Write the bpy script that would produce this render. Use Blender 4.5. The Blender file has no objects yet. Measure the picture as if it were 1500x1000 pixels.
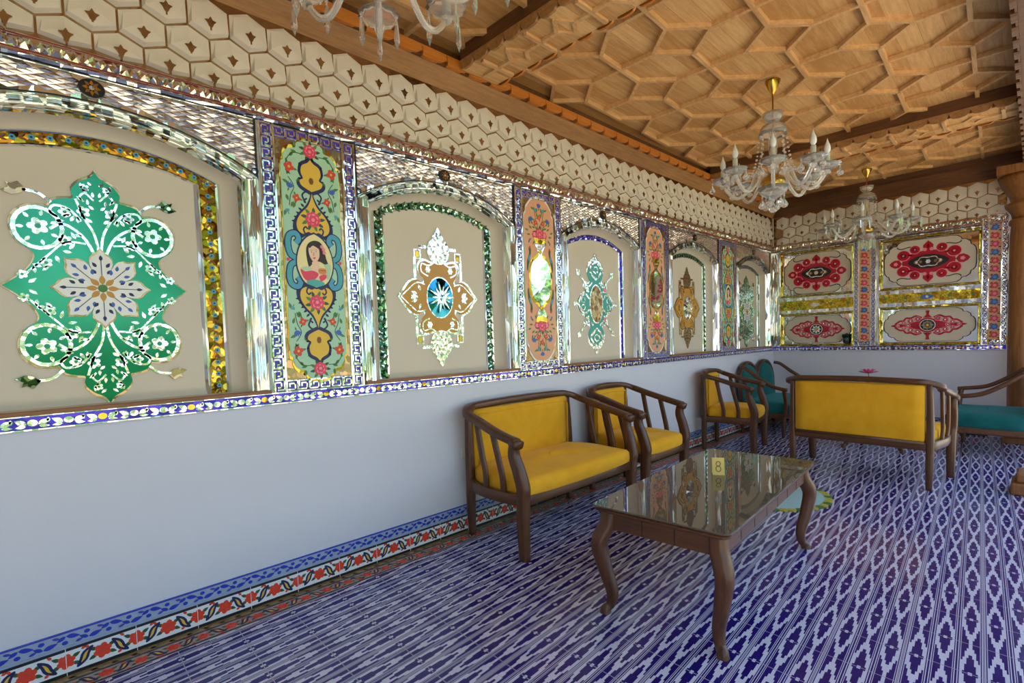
import bpy, bmesh, math, random
from mathutils import Vector, Matrix
random.seed(7)
sc = bpy.context.scene
COL = sc.collection
PI = math.pi
# ------------------------------------------------------------------ camera, world, lights, exposure
def make_camera():
    yaw, pit, rol = 0.8003, -0.0510, -0.0320
    f = Vector((-math.sin(yaw)*math.cos(pit), math.cos(yaw)*math.cos(pit), math.sin(pit)))
    r = Vector((math.cos(yaw), math.sin(yaw), 0)); u = r.cross(f)
    r2 = r*math.cos(rol)+u*math.sin(rol); u2 = -r*math.sin(rol)+u*math.cos(rol)
    cam = bpy.data.cameras.new('camera'); o = bpy.data.objects.new('camera', cam); COL.objects.link(o)
    m = Matrix((r2, u2, -f)).transposed().to_4x4(); m.translation = Vector((2.9353, 0, 1.404))
    o.matrix_world = m
    cam.sensor_fit = 'HORIZONTAL'; cam.sensor_width = 36; cam.lens = 747.9*36/1500
    cam.shift_y = 34.8/1500; cam.clip_start = .02; cam.clip_end = 300
    sc.camera = o
make_camera()
SUN_EL, SUN_AZ = math.radians(52), math.radians(-112)
w = bpy.data.worlds.new('world'); sc.world = w; w.use_nodes = True
nt = w.node_tree; bg = nt.nodes['Background']
sky = nt.nodes.new('ShaderNodeTexSky'); sky.sky_type = 'NISHITA'; sky.sun_disc = False
sky.sun_elevation = SUN_EL; sky.sun_rotation = math.radians(250); sky.air_density = 1.0; sky.dust_density = 2.5; sky.ozone_density = 1.0
hs = nt.nodes.new('ShaderNodeHueSaturation'); hs.inputs['Saturation'].default_value = .85
nt.links.new(sky.outputs[0], hs.inputs['Color']); nt.links.new(hs.outputs[0], bg.inputs[0]); bg.inputs[1].default_value = 0.70
def sun():
    l = bpy.data.lights.new('sun', 'SUN'); l.energy = 14.0; l.angle = math.radians(1.0); l.color = (1, .93, .82)
    o = bpy.data.objects.new('sun', l); COL.objects.link(o)
    d = Vector((.45, .25, -.86)).normalized()       # comes over the roof, from behind the long wall
    o.rotation_euler = d.to_track_quat('-Z', 'Y').to_euler(); o.location = (-6, -3, 10)
sun()
vs = sc.view_settings
vs.view_transform = 'Standard'; vs.look = 'None'; vs.gamma = 1; vs.exposure = 0.0
try: vs.use_curve_mapping = False
except Exception: pass
sc.display_settings.display_device = 'sRGB'

# ------------------------------------------------------------------ node helper
class E:
    def __init__(s, nt, v): s.nt = nt; s.v = v
    def _op(s, op, *a):
        n = s.nt.nodes.new('ShaderNodeMath'); n.operation = op
        for i, x in enumerate((s,)+a):
            x = x.v if isinstance(x, E) else x
            if isinstance(x, (int, float)): n.inputs[i].default_value = x
            else: s.nt.links.new(x, n.inputs[i])
        return E(s.nt, n.outputs[0])
    def __add__(s, o): return s._op('ADD', o)
    def __sub__(s, o): return s._op('SUBTRACT', o)
    def __mul__(s, o): return s._op('MULTIPLY', o)
    def __truediv__(s, o): return s._op('DIVIDE', o)
    def abs(s): return s._op('ABSOLUTE')
    def rnd(s): return s._op('ROUND')
    def floor(s): return s._op('FLOOR')
    def lt(s, o): return s._op('LESS_THAN', o)
    def gt(s, o): return s._op('GREATER_THAN', o)
    def mx(s, o): return s._op('MAXIMUM', o)
    def mn(s, o): return s._op('MINIMUM', o)
    def sin(s): return s._op('SINE')
def srgb(h):
    h = h.lstrip('#'); c = [int(h[i:i+2], 16)/255 for i in (0, 2, 4)]
    return tuple(x/12.92 if x <= .04045 else ((x+.055)/1.055)**2.4 for x in c)+(1,)
def newmat(name):
    m = bpy.data.materials.new(name); m.use_nodes = True
    return m, m.node_tree, m.node_tree.nodes['Principled BSDF']
def coords(nt, out='Object'):
    return nt.nodes.new('ShaderNodeTexCoord').outputs[out]
def sepxyz(nt, v):
    n = nt.nodes.new('ShaderNodeSeparateXYZ'); nt.links.new(v, n.inputs[0]); return [E(nt, o) for o in n.outputs]
def mixc(nt, fac, a, b):
    n = nt.nodes.new('ShaderNodeMix'); n.data_type = 'RGBA'
    if isinstance(fac, E): nt.links.new(fac.v, n.inputs[0])
    elif isinstance(fac, (int, float)): n.inputs[0].default_value = fac
    else: nt.links.new(fac, n.inputs[0])
    for i, x in ((6, a), (7, b)):
        if isinstance(x, tuple): n.inputs[i].default_value = x
        else: nt.links.new(x, n.inputs[i])
    return n.outputs[2]
def noise(nt, vec, scale, detail=3, rough=.5):
    n = nt.nodes.new('ShaderNodeTexNoise'); n.inputs['Scale'].default_value = scale; n.inputs['Detail'].default_value = detail
    n.inputs['Roughness'].default_value = rough; nt.links.new(vec, n.inputs['Vector']); return n
def mapping(nt, vec, scale=(1, 1, 1), rot=(0, 0, 0)):
    n = nt.nodes.new('ShaderNodeMapping'); n.inputs['Scale'].default_value = scale; n.inputs['Rotation'].default_value = rot
    nt.links.new(vec, n.inputs[0]); return n.outputs[0]
def bump(nt, b, h, strength, dist=.01):
    n = nt.nodes.new('ShaderNodeBump'); n.inputs['Strength'].default_value = strength; n.inputs['Distance'].default_value = dist
    nt.links.new(h, n.inputs['Height']); nt.links.new(n.outputs[0], b.inputs['Normal'])
def paint(name, col, rough=.5, var=.08, scale=14, metal=0, spec=.5, bmp=0):
    m, nt, b = newmat(name); c = srgb(col) if isinstance(col, str) else col
    nz = noise(nt, coords(nt), scale, 4)
    lo = tuple(x*(1-var) for x in c[:3])+(1,); hi = tuple(min(1, x*(1+var)) for x in c[:3])+(1,)
    nt.links.new(mixc(nt, nz.outputs[0], lo, hi), b.inputs['Base Color'])
    b.inputs['Roughness'].default_value = rough; b.inputs['Metallic'].default_value = metal
    b.inputs['Specular IOR Level'].default_value = spec
    if bmp: bump(nt, b, nz.outputs[0], bmp)
    return m
def wood(name, dark, light, axis='Y', rough=.35, grain=1.0, plank=0):
    m, nt, b = newmat(name); o = coords(nt)
    sc_ = {'X': (1.2, 14, 14), 'Y': (14, 1.2, 14), 'Z': (14, 14, 1.2)}[axis]
    nz = noise(nt, mapping(nt, o, sc_), 3.0*grain, 6, .62); n2 = noise(nt, o, 1.7, 2)
    n3 = noise(nt, mapping(nt, o, tuple(x*4 for x in sc_)), 6*grain, 3)
    f = E(nt, nz.outputs[0])*.75+E(nt, n2.outputs[0])*.35+E(nt, n3.outputs[0])*.2-.2
    if plank:
        x, y, z = sepxyz(nt, o); pid = (x/plank).floor(); h = ((pid*12.9898).sin()*43758.5)
        h = h-h.floor(); f = f+(h-.5)*.35; edge = ((x/plank)-pid-.5).abs().gt(.485); f = f-edge*.5
    f = (f-.25)*1.7
    cl = f.mx(0.0).mn(1.0)
    nt.links.new(mixc(nt, cl, srgb(dark), srgb(light)), b.inputs['Base Color'])
    b.inputs['Roughness'].default_value = rough
    bump(nt, b, nz.outputs[0], .12, .004)
    return m
def mirror(name, col, rough=.06, cell=0, k=.2, pattern=None, stretch=(1, 1, 1)):
    m, nt, b = newmat(name); o = coords(nt); c = srgb(col)
    b.inputs['Metallic'].default_value = 1; b.inputs['Roughness'].default_value = rough
    nz = noise(nt, o, 9, 2)
    base = mixc(nt, nz.outputs[0], tuple(x*.9 for x in c[:3])+(1,), c)
    if pattern:
        vo = nt.nodes.new('ShaderNodeTexVoronoi'); vo.inputs['Scale'].default_value = pattern[0]; vo.feature = 'F1'
        nt.links.new(o, vo.inputs['Vector'])
        f = E(nt, vo.outputs['Distance']).gt(pattern[1]); base = mixc(nt, f, base, srgb(pattern[2]))
        if len(pattern) > 3:
            g = E(nt, vo.outputs['Distance']).lt(pattern[3]); base = mixc(nt, g, base, srgb(pattern[4]))
    nt.links.new(base, b.inputs['Base Color'])
    if cell:
        vo = nt.nodes.new('ShaderNodeTexVoronoi'); vo.inputs['Scale'].default_value = cell
        nt.links.new(mapping(nt, o, stretch), vo.inputs['Vector'])
        s = nt.nodes.new('ShaderNodeVectorMath'); s.operation = 'SUBTRACT'; s.inputs[1].default_value = (.5, .5, .5)
        nt.links.new(vo.outputs['Color'], s.inputs[0])
        t = nt.nodes.new('ShaderNodeVectorMath'); t.operation = 'SCALE'; t.inputs['Scale'].default_value = k
        nt.links.new(s.outputs[0], t.inputs[0])
        g = nt.nodes.new('ShaderNodeNewGeometry'); a = nt.nodes.new('ShaderNodeVectorMath'); a.operation = 'ADD'
        nt.links.new(g.outputs['Normal'], a.inputs[0]); nt.links.new(t.outputs[0], a.inputs[1])
        n = nt.nodes.new('ShaderNodeVectorMath'); n.operation = 'NORMALIZE'; nt.links.new(a.outputs[0], n.inputs[0])
        nt.links.new(n.outputs[0], b.inputs['Normal'])
    return m
def glass(name, col=(1, 1, 1, 1), rough=.03, ior=1.5, trans=1.0):
    m, nt, b = newmat(name)
    nz = noise(nt, coords(nt), 30, 2)
    nt.links.new(mixc(nt, nz.outputs[0], tuple(x*.97 for x in col[:3])+(1,), col), b.inputs['Base Color'])
    b.inputs['Transmission Weight'].default_value = trans
    b.inputs['Roughness'].default_value = rough; b.inputs['IOR'].default_value = ior
    return m
def velvet(name, dark, light, sheen):
    m, nt, b = newmat(name); o = coords(nt)
    nz = noise(nt, o, 5, 4, .6); n2 = noise(nt, o, 260, 2)
    nt.links.new(mixc(nt, (E(nt, nz.outputs[0])*1.6-.3).mx(0.).mn(1.), srgb(dark), srgb(light)), b.inputs['Base Color'])
    b.inputs['Roughness'].default_value = .8; b.inputs['Sheen Weight'].default_value = .45; b.inputs['Sheen Tint'].default_value = srgb(sheen)
    b.inputs['Specular IOR Level'].default_value = .2
    bump(nt, b, n2.outputs[0], .15, .001)
    return m
def floor_tiles(name):
    m, nt, b = newmat(name); x, y, z = sepxyz(nt, coords(nt))
    u = (x+(y-2.0)*.058-1.693)/.0855; ci = u.rnd(); fu = (u-ci).abs()
    md = (ci/3.0)-(ci/3.0).rnd(); ph = md.abs().gt(.1)*.5
    yy = y+(x-2.0)*.035-1.935
    v = yy/.512+ph; fv = (v-v.rnd()).abs()
    a = ((fu/.355)*5.0).floor()/5.0+.1; bq = ((fv*2.0)*9.0).rnd()/9.0
    d = a+bq*1.10
    dia = d.lt(.80).mx(d.gt(1.27))
    dot = fu.lt(.075)*fv.lt(.022); dia = dia*(dot*-1.0+1.0)
    zone = fu.lt(.355)
    st = (fu.gt(.380)*fu.lt(.425)).mx(fu.gt(.462))
    dark = (zone*dia).mx((zone*-1.0+1.0)*st)
    g1 = yy/.256; g1 = (g1-g1.rnd()).abs().lt(.0075)
    g2 = (u-1.5)/3.0; g2 = (g2-g2.rnd()).abs().lt(.0075)
    gr = g1.mx(g2)
    n = noise(nt, coords(nt), 7, 3); n2 = noise(nt, coords(nt), 90, 2)
    navy = mixc(nt, n.outputs[0], srgb('#1b1058'), srgb('#30207c')); white = mixc(nt, n2.outputs[0], srgb('#c6c6da'), srgb('#dadae6'))
    c = mixc(nt, dark, white, navy); c = mixc(nt, gr, c, srgb('#a49fb4'))
    nt.links.new(c, b.inputs['Base Color'])
    b.inputs['Roughness'].default_value = .16; b.inputs['Specular IOR Level'].default_value = .5
    h = (gr*-1.0); bump(nt, b, (h+E(nt, n.outputs[0])*.25).v, .2, .003)
    return m
M = dict(
    plaster=paint('white_plaster', '#d6d3da', .75, .03, 3, bmp=.05), cream=paint('cream_plaster', '#d2c4b0', .6, .03, 4),
    tilecream=paint('cream_frieze_tile', '#e4dccd', .45, .05, 8), ceil=wood('ceiling_planks', '#b98548', '#edc284', 'Y', .5, 1, .13),
    lattice=wood('lattice_wood', '#bd8a50', '#efc890', 'Y', .45), beam=wood('beam_wood', '#4a2c16', '#7e5028', 'X', .45),
    cornice=wood('cornice_wood', '#865a30', '#c29258', 'Y', .5), orange=wood('orange_moulding', '#b0611c', '#dd8d38', 'Y', .45),
    sill=wood('sill_wood', '#7a4a22', '#a8693a', 'X', .45), pillar=wood('pillar_wood', '#6a3d1a', '#ad7236', 'Z', .4),
    chair=wood('walnut', '#3a2010', '#7a4a28', 'Z', .36), chairx=wood('walnut_rail', '#3e2312', '#7e4e2c', 'X', .34), chairy=wood('walnut_cross', '#3e2312', '#7e4e2c', 'Y', .34),
    yellow=velvet('yellow_velvet', '#d8960e', '#f0b22a', '#ffd878'), teal=velvet('teal_velvet', '#0b4a4c', '#146a68', '#6fc0bc'),
    silver=mirror('silver_mirror', '#f2f2ee', .14, 60, .16), strip=mirror('mirror_strip', '#eff1ee', .12, 30, .24, None, (1, 1, .22)),
    plainm=mirror('plain_mirror', '#e9eae6', .04, 6, .05), facet=mirror('facet_mirror', '#f7f1e4', .22),
    rope=mirror('rope_mirror', '#e9dcc4', .12, 45, .5), bronze=mirror('bronze_mirror', '#b09470', .2, 30, .15),
    bluem=mirror('blue_mirror', '#4a40b8', .2, 24, .15), navyp=paint('navy_enamel', '#4439aa', .28, .2, 20),
    greenm=paint('emerald_glass', '#0e8a62', .14, .14, 10, .45), goldm=mirror('gold_mirror', '#cfa63a', .16, 18, .25),
    yelm=mirror('yellow_mirror', '#d8c548', .18, 16, .25, (42, .55, '#b59a24', .16, '#f4f0c0')),
    leafm=mirror('leaf_border_mirror', '#cfe0cf', .08, 40, .5, (38, .5, '#2c5a3c')),  # green tint paints in the garden's reflection; dark cells are leaf pattern
    goldb=mirror('gold_border_mirror', '#c9a338', .12, 30, .4, (26, .52, '#7d5b1c', .1, '#7fc4d8')),
    blueb=mirror('violet_border_mirror', '#e8e8f4', .1, 30, .4, (30, .38, '#4634b4')),
    darkb=mirror('dark_leaf_border_mirror', '#a9b8a4', .12, 40, .4, (40, .45, '#3e4f36')),
    redb=mirror('copper_border_mirror', '#b98a70', .14, 30, .4, (26, .5, '#6e3a2c')),
    emer=paint('emerald_enamel', '#0f9a6c', .18, .1, 10), ochre=paint('ochre_enamel', '#c58a1e', .3, .12, 16), tealp=paint('turquoise_enamel', '#3fa79a', .3, .12, 12),
    bluegl=mirror('blue_glass_facet', '#2f7f9c', .06), black=paint('black_line', '#15131a', .35, .1), redline=paint('red_line', '#8c2c1c', .4, .1),
    mint=paint('mint_paint', '#a9cfae', .45, .05, 20), peach=paint('peach_paint', '#e3a47c', .45, .05, 20), yel=paint('yellow_paint', '#e2b63a', .45, .08, 20),
    pyel=paint('pale_yellow_paint', '#ecdc9e', .5, .05), rose=paint('rose_paint', '#e0405c', .45, .15, 60), roseh=paint('pale_rose_paint', '#f08a98', .45, .1),
    red=paint('red_paint', '#d8402c', .45, .12, 40), leaf=paint('leaf_paint', '#4f7d3a', .5, .2, 40), dleaf=paint('dark_leaf_paint', '#2e5532', .5, .2, 40),
    blue=paint('blue_paint', '#3c62b4', .45, .15, 40), lblue=paint('light_blue_paint', '#4c9cba', .45, .1, 30), navy=paint('dark_blue_paint', '#1b1f52', .45, .1),
    white=paint('white_paint', '#efece4', .4, .04), skin=paint('painted_skin', '#efc6a6', .5, .04), hair=paint('painted_hair', '#2a1d1c', .5, .1),
    brown=paint('brown_paint', '#7b4a1e', .5, .1), wine=mirror('ruby_mirror', '#a8122a', .22, 20, .15), ruby=paint('ruby_enamel', '#b3122b', .22, .12, 30),
    crimson=paint('tile_red', '#e0452c', .2, .12, 60), tilewhite=paint('tile_white', '#e6e6e8', .18, .04), tileblue=paint('tile_blue', '#2c3ab0', .2, .25, 60),
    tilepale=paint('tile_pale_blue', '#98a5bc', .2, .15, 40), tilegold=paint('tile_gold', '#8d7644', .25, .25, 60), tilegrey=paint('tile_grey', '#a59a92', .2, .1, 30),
    floor=floor_tiles('ikat_floor_tiles'), brass=paint('brass', '#c79a45', .22, .08, 20, 1), crystal=glass('crystal', (1, .99, .96, 1), .03, 1.5, .86), arm=glass('arm_glass', (1, .99, .94, 1), .06, 1.5, .78),
    candle=paint('candle_sleeve', '#cfd3c4', .35, .05), flame=paint('frosted_bulb', '#e4e6e2', .25, .03),
    smoke=glass('smoked_glass', (.20, .16, .11, 1), .01, 1.52, .4), card=paint('yellow_card', '#e0c466', .6, .05), ink=paint('brown_ink', '#8a6414', .5, .05),
    plastic=paint('socket_plastic', '#dcd9cf', .35, .03), pink=paint('pink_petal', '#e86a9c', .5, .12, 30), vase=paint('dark_vase', '#20302a', .25, .1),
    plant=paint('plant_green', '#1d3a22', .6, .3, 30), rug=paint('pale_teal_mat', '#9dc0bd', .85, .06, 60), rugedge=paint('mat_yellow_green', '#b5ab3c', .85, .25, 60),
    bark=paint('bark', '#5a4530', .9, .2), foliage=paint('garden_leaf', '#4f8a30', .6, .35, 4), paving=paint('garden_paving', '#cfc3ac', .85, .08, 2), hedge=paint('hedge_leaf', '#3a6a26', .7, .4, 6),
)
# ------------------------------------------------------------------ mesh builder
class MB:
    def __init__(s): s.v = []; s.f = []; s.m = []; s.sm = []; s.mats = []
    def mi(s, mat):
        if mat not in s.mats: s.mats.append(mat)
        return s.mats.index(mat)
    def add(s, vs, fs, mat, smooth=False):
        b = len(s.v); s.v += [tuple(p) for p in vs]; k = s.mi(mat)
        for f in fs: s.f.append([i+b for i in f]); s.m.append(k); s.sm.append(smooth)
    def box(s, lo, hi, mat):
        x0, y0, z0 = lo; x1, y1, z1 = hi
        s.add([(x0, y0, z0), (x1, y0, z0), (x1, y1, z0), (x0, y1, z0), (x0, y0, z1), (x1, y0, z1), (x1, y1, z1), (x0, y1, z1)],
              [(0, 3, 2, 1), (4, 5, 6, 7), (0, 1, 5, 4), (1, 2, 6, 5), (2, 3, 7, 6), (3, 0, 4, 7)], mat)
    def poly(s, pts, mat, n0=0.0, n1=.002, fr=None):
        """flat shape (u, v) with a small thickness; local frame X=u, Z=v, -Y towards the room"""
        a = sum(p[0]*q[1]-q[0]*p[1] for p, q in zip(pts, pts[1:]+pts[:1]))
        if a < 0: pts = pts[::-1]
        fr = fr or (lambda u, v, n: (u, -n, v)); k = len(pts)
        vs = [fr(u, v, n1) for u, v in pts]+[fr(u, v, n0) for u, v in pts]
        s.add(vs, [list(range(k))]+[[i, i+k, (i+1) % k+k, (i+1) % k] for i in range(k)], mat)
    def ribbon(s, pts, wd, mat, n0=0, n1=.002, closed=False, fr=None):
        """flat line of a given width through 2D points"""
        fr = fr or (lambda u, v, n: (u, -n, v)); k = len(pts); L = []; R = []
        for i in range(k):
            if closed: a, b = pts[i-1], pts[(i+1) % k]
            else: a, b = pts[max(0, i-1)], pts[min(k-1, i+1)]
            dx, dy = b[0]-a[0], b[1]-a[1]; l = math.hypot(dx, dy) or 1
            ww = wd(i/(k-1)) if callable(wd) else wd
            nx, ny = -dy/l*ww/2, dx/l*ww/2
            L.append((pts[i][0]+nx, pts[i][1]+ny)); R.append((pts[i][0]-nx, pts[i][1]-ny))
        vs = [fr(u, v, n1) for u, v in L]+[fr(u, v, n1) for u, v in R]+[fr(u, v, n0) for u, v in L]+[fr(u, v, n0) for u, v in R]
        fs = []
        for i in range(k if closed else k-1):
            j = (i+1) % k
            fs += [(i, k+i, k+j, j), (2*k+i, i, j, 2*k+j), (k+i, 3*k+i, 3*k+j, k+j)]
        if not closed: fs += [(0, 2*k, 3*k, k), (k-1, 2*k-1, 4*k-1, 3*k-1)]
        s.add(vs, fs, mat)
    def seg(s, a, b, wd, mat, n0=0, n1=.002, fr=None):
        dx, dy = b[0]-a[0], b[1]-a[1]; l = math.hypot(dx, dy) or 1; ex, ey = dx/l*wd/2, dy/l*wd/2
        s.ribbon([(a[0]-ex, a[1]-ey), (b[0]+ex, b[1]+ey)], wd, mat, n0, n1, False, fr)
    def loft(s, rings, mat, closed=True, caps=True, smooth=True):
        k = len(rings[0]); vs = [p for r in rings for p in r]; fs = []
        for i in range(len(rings)-1):
            for j in range(k if closed else k-1):
                a, b = i*k+j, i*k+(j+1) % k; fs.append((a, b, b+k, a+k))
        if caps and closed:
            fs.append(list(range(k))[::-1]); fs.append([(len(rings)-1)*k+j for j in range(k)])
        s.add(vs, fs, mat, smooth)
    def lathe(s, prof, mat, c=(0, 0, 0), n=16, smooth=True, ribs=0, amp=0):
        rings = []
        for r, z in prof:
            rings.append([(c[0]+r*(1+amp*math.cos(ribs*t))*math.cos(t), c[1]+r*(1+amp*math.cos(ribs*t))*math.sin(t), c[2]+z) for t in [2*PI*i/n for i in range(n)]])
        s.loft(rings, mat, True, True, smooth)
    def sweep(s, path, sec, mat, smooth=True, up=Vector((0, 0, 1)), scale=None):
        """path: 3D points, sec: list of (a, b) offsets (a sideways, b along up)"""
        P = [Vector(p) for p in path]; rings = []
        for i, p in enumerate(P):
            t = (P[min(i+1, len(P)-1)]-P[max(i-1, 0)]).normalized()
            a = t.cross(up)
            if a.length < 1e-4: a = Vector((1, 0, 0))
            a.normalize(); b = a.cross(t)
            k = scale(i/(len(P)-1)) if scale else 1
            k = k if isinstance(k, tuple) else (k, k)
            rings.append([p+a*(x*k[0])+b*(y*k[1]) for x, y in sec])
        s.loft(rings, mat, True, True, smooth)
    def tube(s, path, r, mat, n=8):
        rr = r if callable(r) else (lambda t: r)
        s.sweep(path, [(math.cos(2*PI*i/n), math.sin(2*PI*i/n)) for i in range(n)], mat, True, Vector((.01, .02, 1)), rr)
    def ball(s, c, r, mat, n=8, sz=1.0):
        prof = [(r*math.sin(PI*i/6), -r*sz*math.cos(PI*i/6)) for i in range(7)]; prof[0] = (r*.05, -r*sz); prof[-1] = (r*.05, r*sz)
        s.lathe(prof, mat, c, n)
    def build(s, name, parent=None, bevel=0, sub=0, auto=None):
        me = bpy.data.meshes.new(name); me.from_pydata([tuple(p) for p in s.v], [], s.f)
        for m in s.mats: me.materials.append(m)
        me.polygons.foreach_set('material_index', s.m); me.polygons.foreach_set('use_smooth', s.sm); me.update()
        bm = bmesh.new(); bm.from_mesh(me); bmesh.ops.recalc_face_normals(bm, faces=bm.faces); bm.to_mesh(me); bm.free()
        o = bpy.data.objects.new(name, me); COL.objects.link(o)
        if parent: o.parent = parent
        if bevel:
            b = o.modifiers.new('bevel', 'BEVEL'); b.width = bevel; b.segments = 2; b.limit_method = 'ANGLE'; b.angle_limit = math.radians(40)
        if sub:
            d = o.modifiers.new('subdivision', 'SUBSURF'); d.levels = sub; d.render_levels = sub
        return o
def rsec(w, h, r=.25, n=3):
    """rounded rectangle section"""
    r = min(w, h)*r; out = []
    for cx, cy, a0 in ((w/2-r, h/2-r, 0), (-w/2+r, h/2-r, 90), (-w/2+r, -h/2+r, 180), (w/2-r, -h/2+r, 270)):
        for i in range(n): a = math.radians(a0+90*i/(n-1)); out.append((cx+r*math.cos(a), cy+r*math.sin(a)))
    return out
def spline(pts, n=6, closed=False):
    k = len(pts); out = []; D = len(pts[0])
    for i in range(k if closed else k-1):
        g = lambda j: pts[j % k] if closed else pts[max(0, min(k-1, j))]
        p0, p1, p2, p3 = g(i-1), g(i), g(i+1), g(i+2)
        for j in range(n):
            t = j/n; out.append(tuple(.5*((2*p1[d])+(-p0[d]+p2[d])*t+(2*p0[d]-5*p1[d]+4*p2[d]-p3[d])*t*t+(-p0[d]+3*p1[d]-3*p2[d]+p3[d])*t**3) for d in range(D)))
    if not closed: out.append(tuple(pts[-1]))
    return out
def mir4(q):
    """outline from its upper right quarter, listed from the top point to the right point"""
    a = list(q); b = [(u, -v) for u, v in a[::-1] if v > 1e-6]; r = a+b
    return r+[(-u, v) for u, v in r[::-1] if u > 1e-6]
def mir2(h):
    """outline from its right half, listed top to bottom"""
    return list(h)+[(-u, v) for u, v in h[::-1] if u > 1e-6]
def circ(cx, cy, rx, ry=None, n=18, a0=0): ry = ry or rx; return [(cx+rx*math.cos(a0+2*PI*i/n), cy+ry*math.sin(a0+2*PI*i/n)) for i in range(n)]
def rot(pts, a, cx=0, cy=0): c, s_ = math.cos(a), math.sin(a); return [(cx+c*u-s_*v, cy+s_*u+c*v) for u, v in pts]
def scl(pts, k, cx=0, cy=0): return [(cx+(u-cx)*k, cy+(v-cy)*k) for u, v in pts]
def leafp(cx, cy, l, wd, a, n=5):
    """pointed leaf starting at (cx, cy)"""
    up = [(l*i/n, wd/2*math.sin(PI*(i/n)**.8)) for i in range(n+1)]
    return rot(up+[(x, -y) for x, y in up[-2:0:-1]], a, cx, cy)
def rosette(cx, cy, r, k, d=.2, n=6, a0=0):
    N = k*n; return [(cx+r*(1-d+d*abs(math.cos(k*t/2)))*math.cos(t+a0), cy+r*(1-d+d*abs(math.cos(k*t/2)))*math.sin(t+a0)) for t in [2*PI*i/N for i in range(N)]]
def thing(name, label, cat, loc=(0, 0, 0), rotz=0, group=None):
    o = bpy.data.objects.new(name, None); COL.objects.link(o); o.empty_display_size = .1
    o.location = loc; o.rotation_euler = (0, 0, rotz); tag(o, label, cat, group); return o
def tag(o, label, cat, group=None):
    o['label'] = label; o['category'] = cat; o['kind'] = 'thing'
    if group: o['group'] = group
    return o
def struct(o): o['kind'] = 'structure'; return o
def dup(root, loc, rotz, label, group=None):
    r = root.copy(); COL.objects.link(r); r.location = loc; r.rotation_euler = (0, 0, rotz); r['label'] = label
    if group: r['group'] = group
    for ch in list(root.children):
        c = ch.copy(); COL.objects.link(c); c.parent = r
        for g in list(ch.children):
            d = g.copy(); COL.objects.link(d); d.parent = c
    return r
# ------------------------------------------------------------------ setting
L = 8.66; ZC = 3.436
Y0 = -2.0
b = MB(); b.box((-.30, Y0, -.2), (3.25, L+.3, 0), M['floor']); struct(b.build('floor'))
b = MB(); b.box((-.30, Y0, -.5), (-.118, L+.3, 3.9), M['plaster']); b.box((-.118, Y0, 0), (0, L, 1.10), M['plaster']); b.box((-.118, Y0, 2.60), (0, L, 3.44), M['plaster'])
wl = b.build('wall_left'); struct(wl)
b = MB(); b.box((-.118, L+.12, -.2), (2.98, L+.35, 3.9), M['plaster']); b.box((0, L, 0), (2.98, L+.12, 1.10), M['plaster']); b.box((0, L, 2.70), (2.98, L+.12, 3.44), M['plaster']); b.box((2.66, L, 1.1), (2.98, L+.12, 2.7), M['plaster'])
struct(b.build('wall_back'))
b = MB(); b.box((-.30, Y0-.2, -.2), (3.25, Y0, 3.9), M['plaster']); struct(b.build('wall_front_light_block'))  # unseen wall, added to block light from the open end
b = MB(); b.box((-.30, Y0, ZC), (3.25, L+.3, ZC+.16), M['ceil']); struct(b.build('ceiling'))
# lattice of crosses and small diamonds on the ceiling boards
def shear(x, y): return (x-.04*(y-3), y)
b = MB(); P_ = .485; A_ = .268
def lat(mb, x0, y0, x1, y1, z0, z1, wd=.028, fn=shear, mat='lattice'):
    (xa, ya), (xb, yb) = fn(x0, y0), fn(x1, y1)
    mb.seg((xa, ya), (xb, yb), wd, M[mat], 0, 1, lambda u, v, n: (u, v, z1+(z0-z1)*n))
for i in range(-1, 7):
    for j in range(-12, 12):
        if (i+j) % 2: continue
        cx, cy = .24+P_*i, 2.92+P_*j
        if cy < Y0+.3 or cy > L-.15: continue
        def inside(x, y): q = shear(x, y); return .0 < q[0] < 2.95 and q[1] < L-.02
        k = (i*31+j*17) % 3*.0008
        z0 = 3.395-k
        tips = [(cx+A_, cy), (cx, cy+A_), (cx-A_, cy), (cx, cy-A_)]
        for q, (tx, ty) in enumerate(tips):
            if inside(tx, ty): lat(b, cx, cy, tx, ty, 3.403-.0016*(q % 2)-.0006*(q//2), ZC)
        for (a, c) in (((cx+A_, cy), (cx+P_, cy+P_-A_)), ((cx+A_, cy), (cx+P_, cy-P_+A_)), ((cx, cy+A_), (cx+P_-A_, cy+P_)), ((cx, cy-A_), (cx+P_-A_, cy-P_))):
            if inside(*a) and inside(*c): lat(b, a[0], a[1], c[0], c[1], 3.4055-k, ZC)
o = b.build('trim_ceiling_lattice'); struct(o)
# cornice boards with orange toothed moulding
def toothed(mb, y0, y1, frm, mat, z0, z1, pitch=.20, notch=.018):
    n = int((y1-y0)/pitch)
    for i in range(n):
        a = y0+i*pitch
        pts = [(a+.006, z1), (a+pitch+.006, z1), (a+pitch-.001, z0+.030), (a+pitch-.030, z0+.012), (a+pitch-.075, z0+.003), (a+.05, z0), (a+.012, z0+.004), (a+.018, z0+.034)]
        mb.poly(pts, mat, 0, .03, frm)
    mb.poly([(y0, z0+.006), (y1, z0+.006), (y1, z1), (y0, z1)], M['beam'], 0, .012, frm)
    mb.poly([(y0, z0+.036), (y1, z0+.036), (y1, z1), (y0, z1)], mat, 0, .024, frm)
b = MB()
b.add([(0, Y0, 3.165), (0, L, 3.165), (.095, L-.09, 3.262), (.095, Y0, 3.262)], [(0, 1, 2, 3)], M['cornice'])
b.add([(.0, Y0, 3.165), (.0, L, 3.165), (0, L, 3.16), (0, Y0, 3.16)], [(0, 1, 2, 3)], M['cornice'])
b.box((0, Y0, 3.262), (.095, L, 3.31), M['beam']); b.box((0, Y0, 3.31), (.03, L, ZC), M['beam'])
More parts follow.
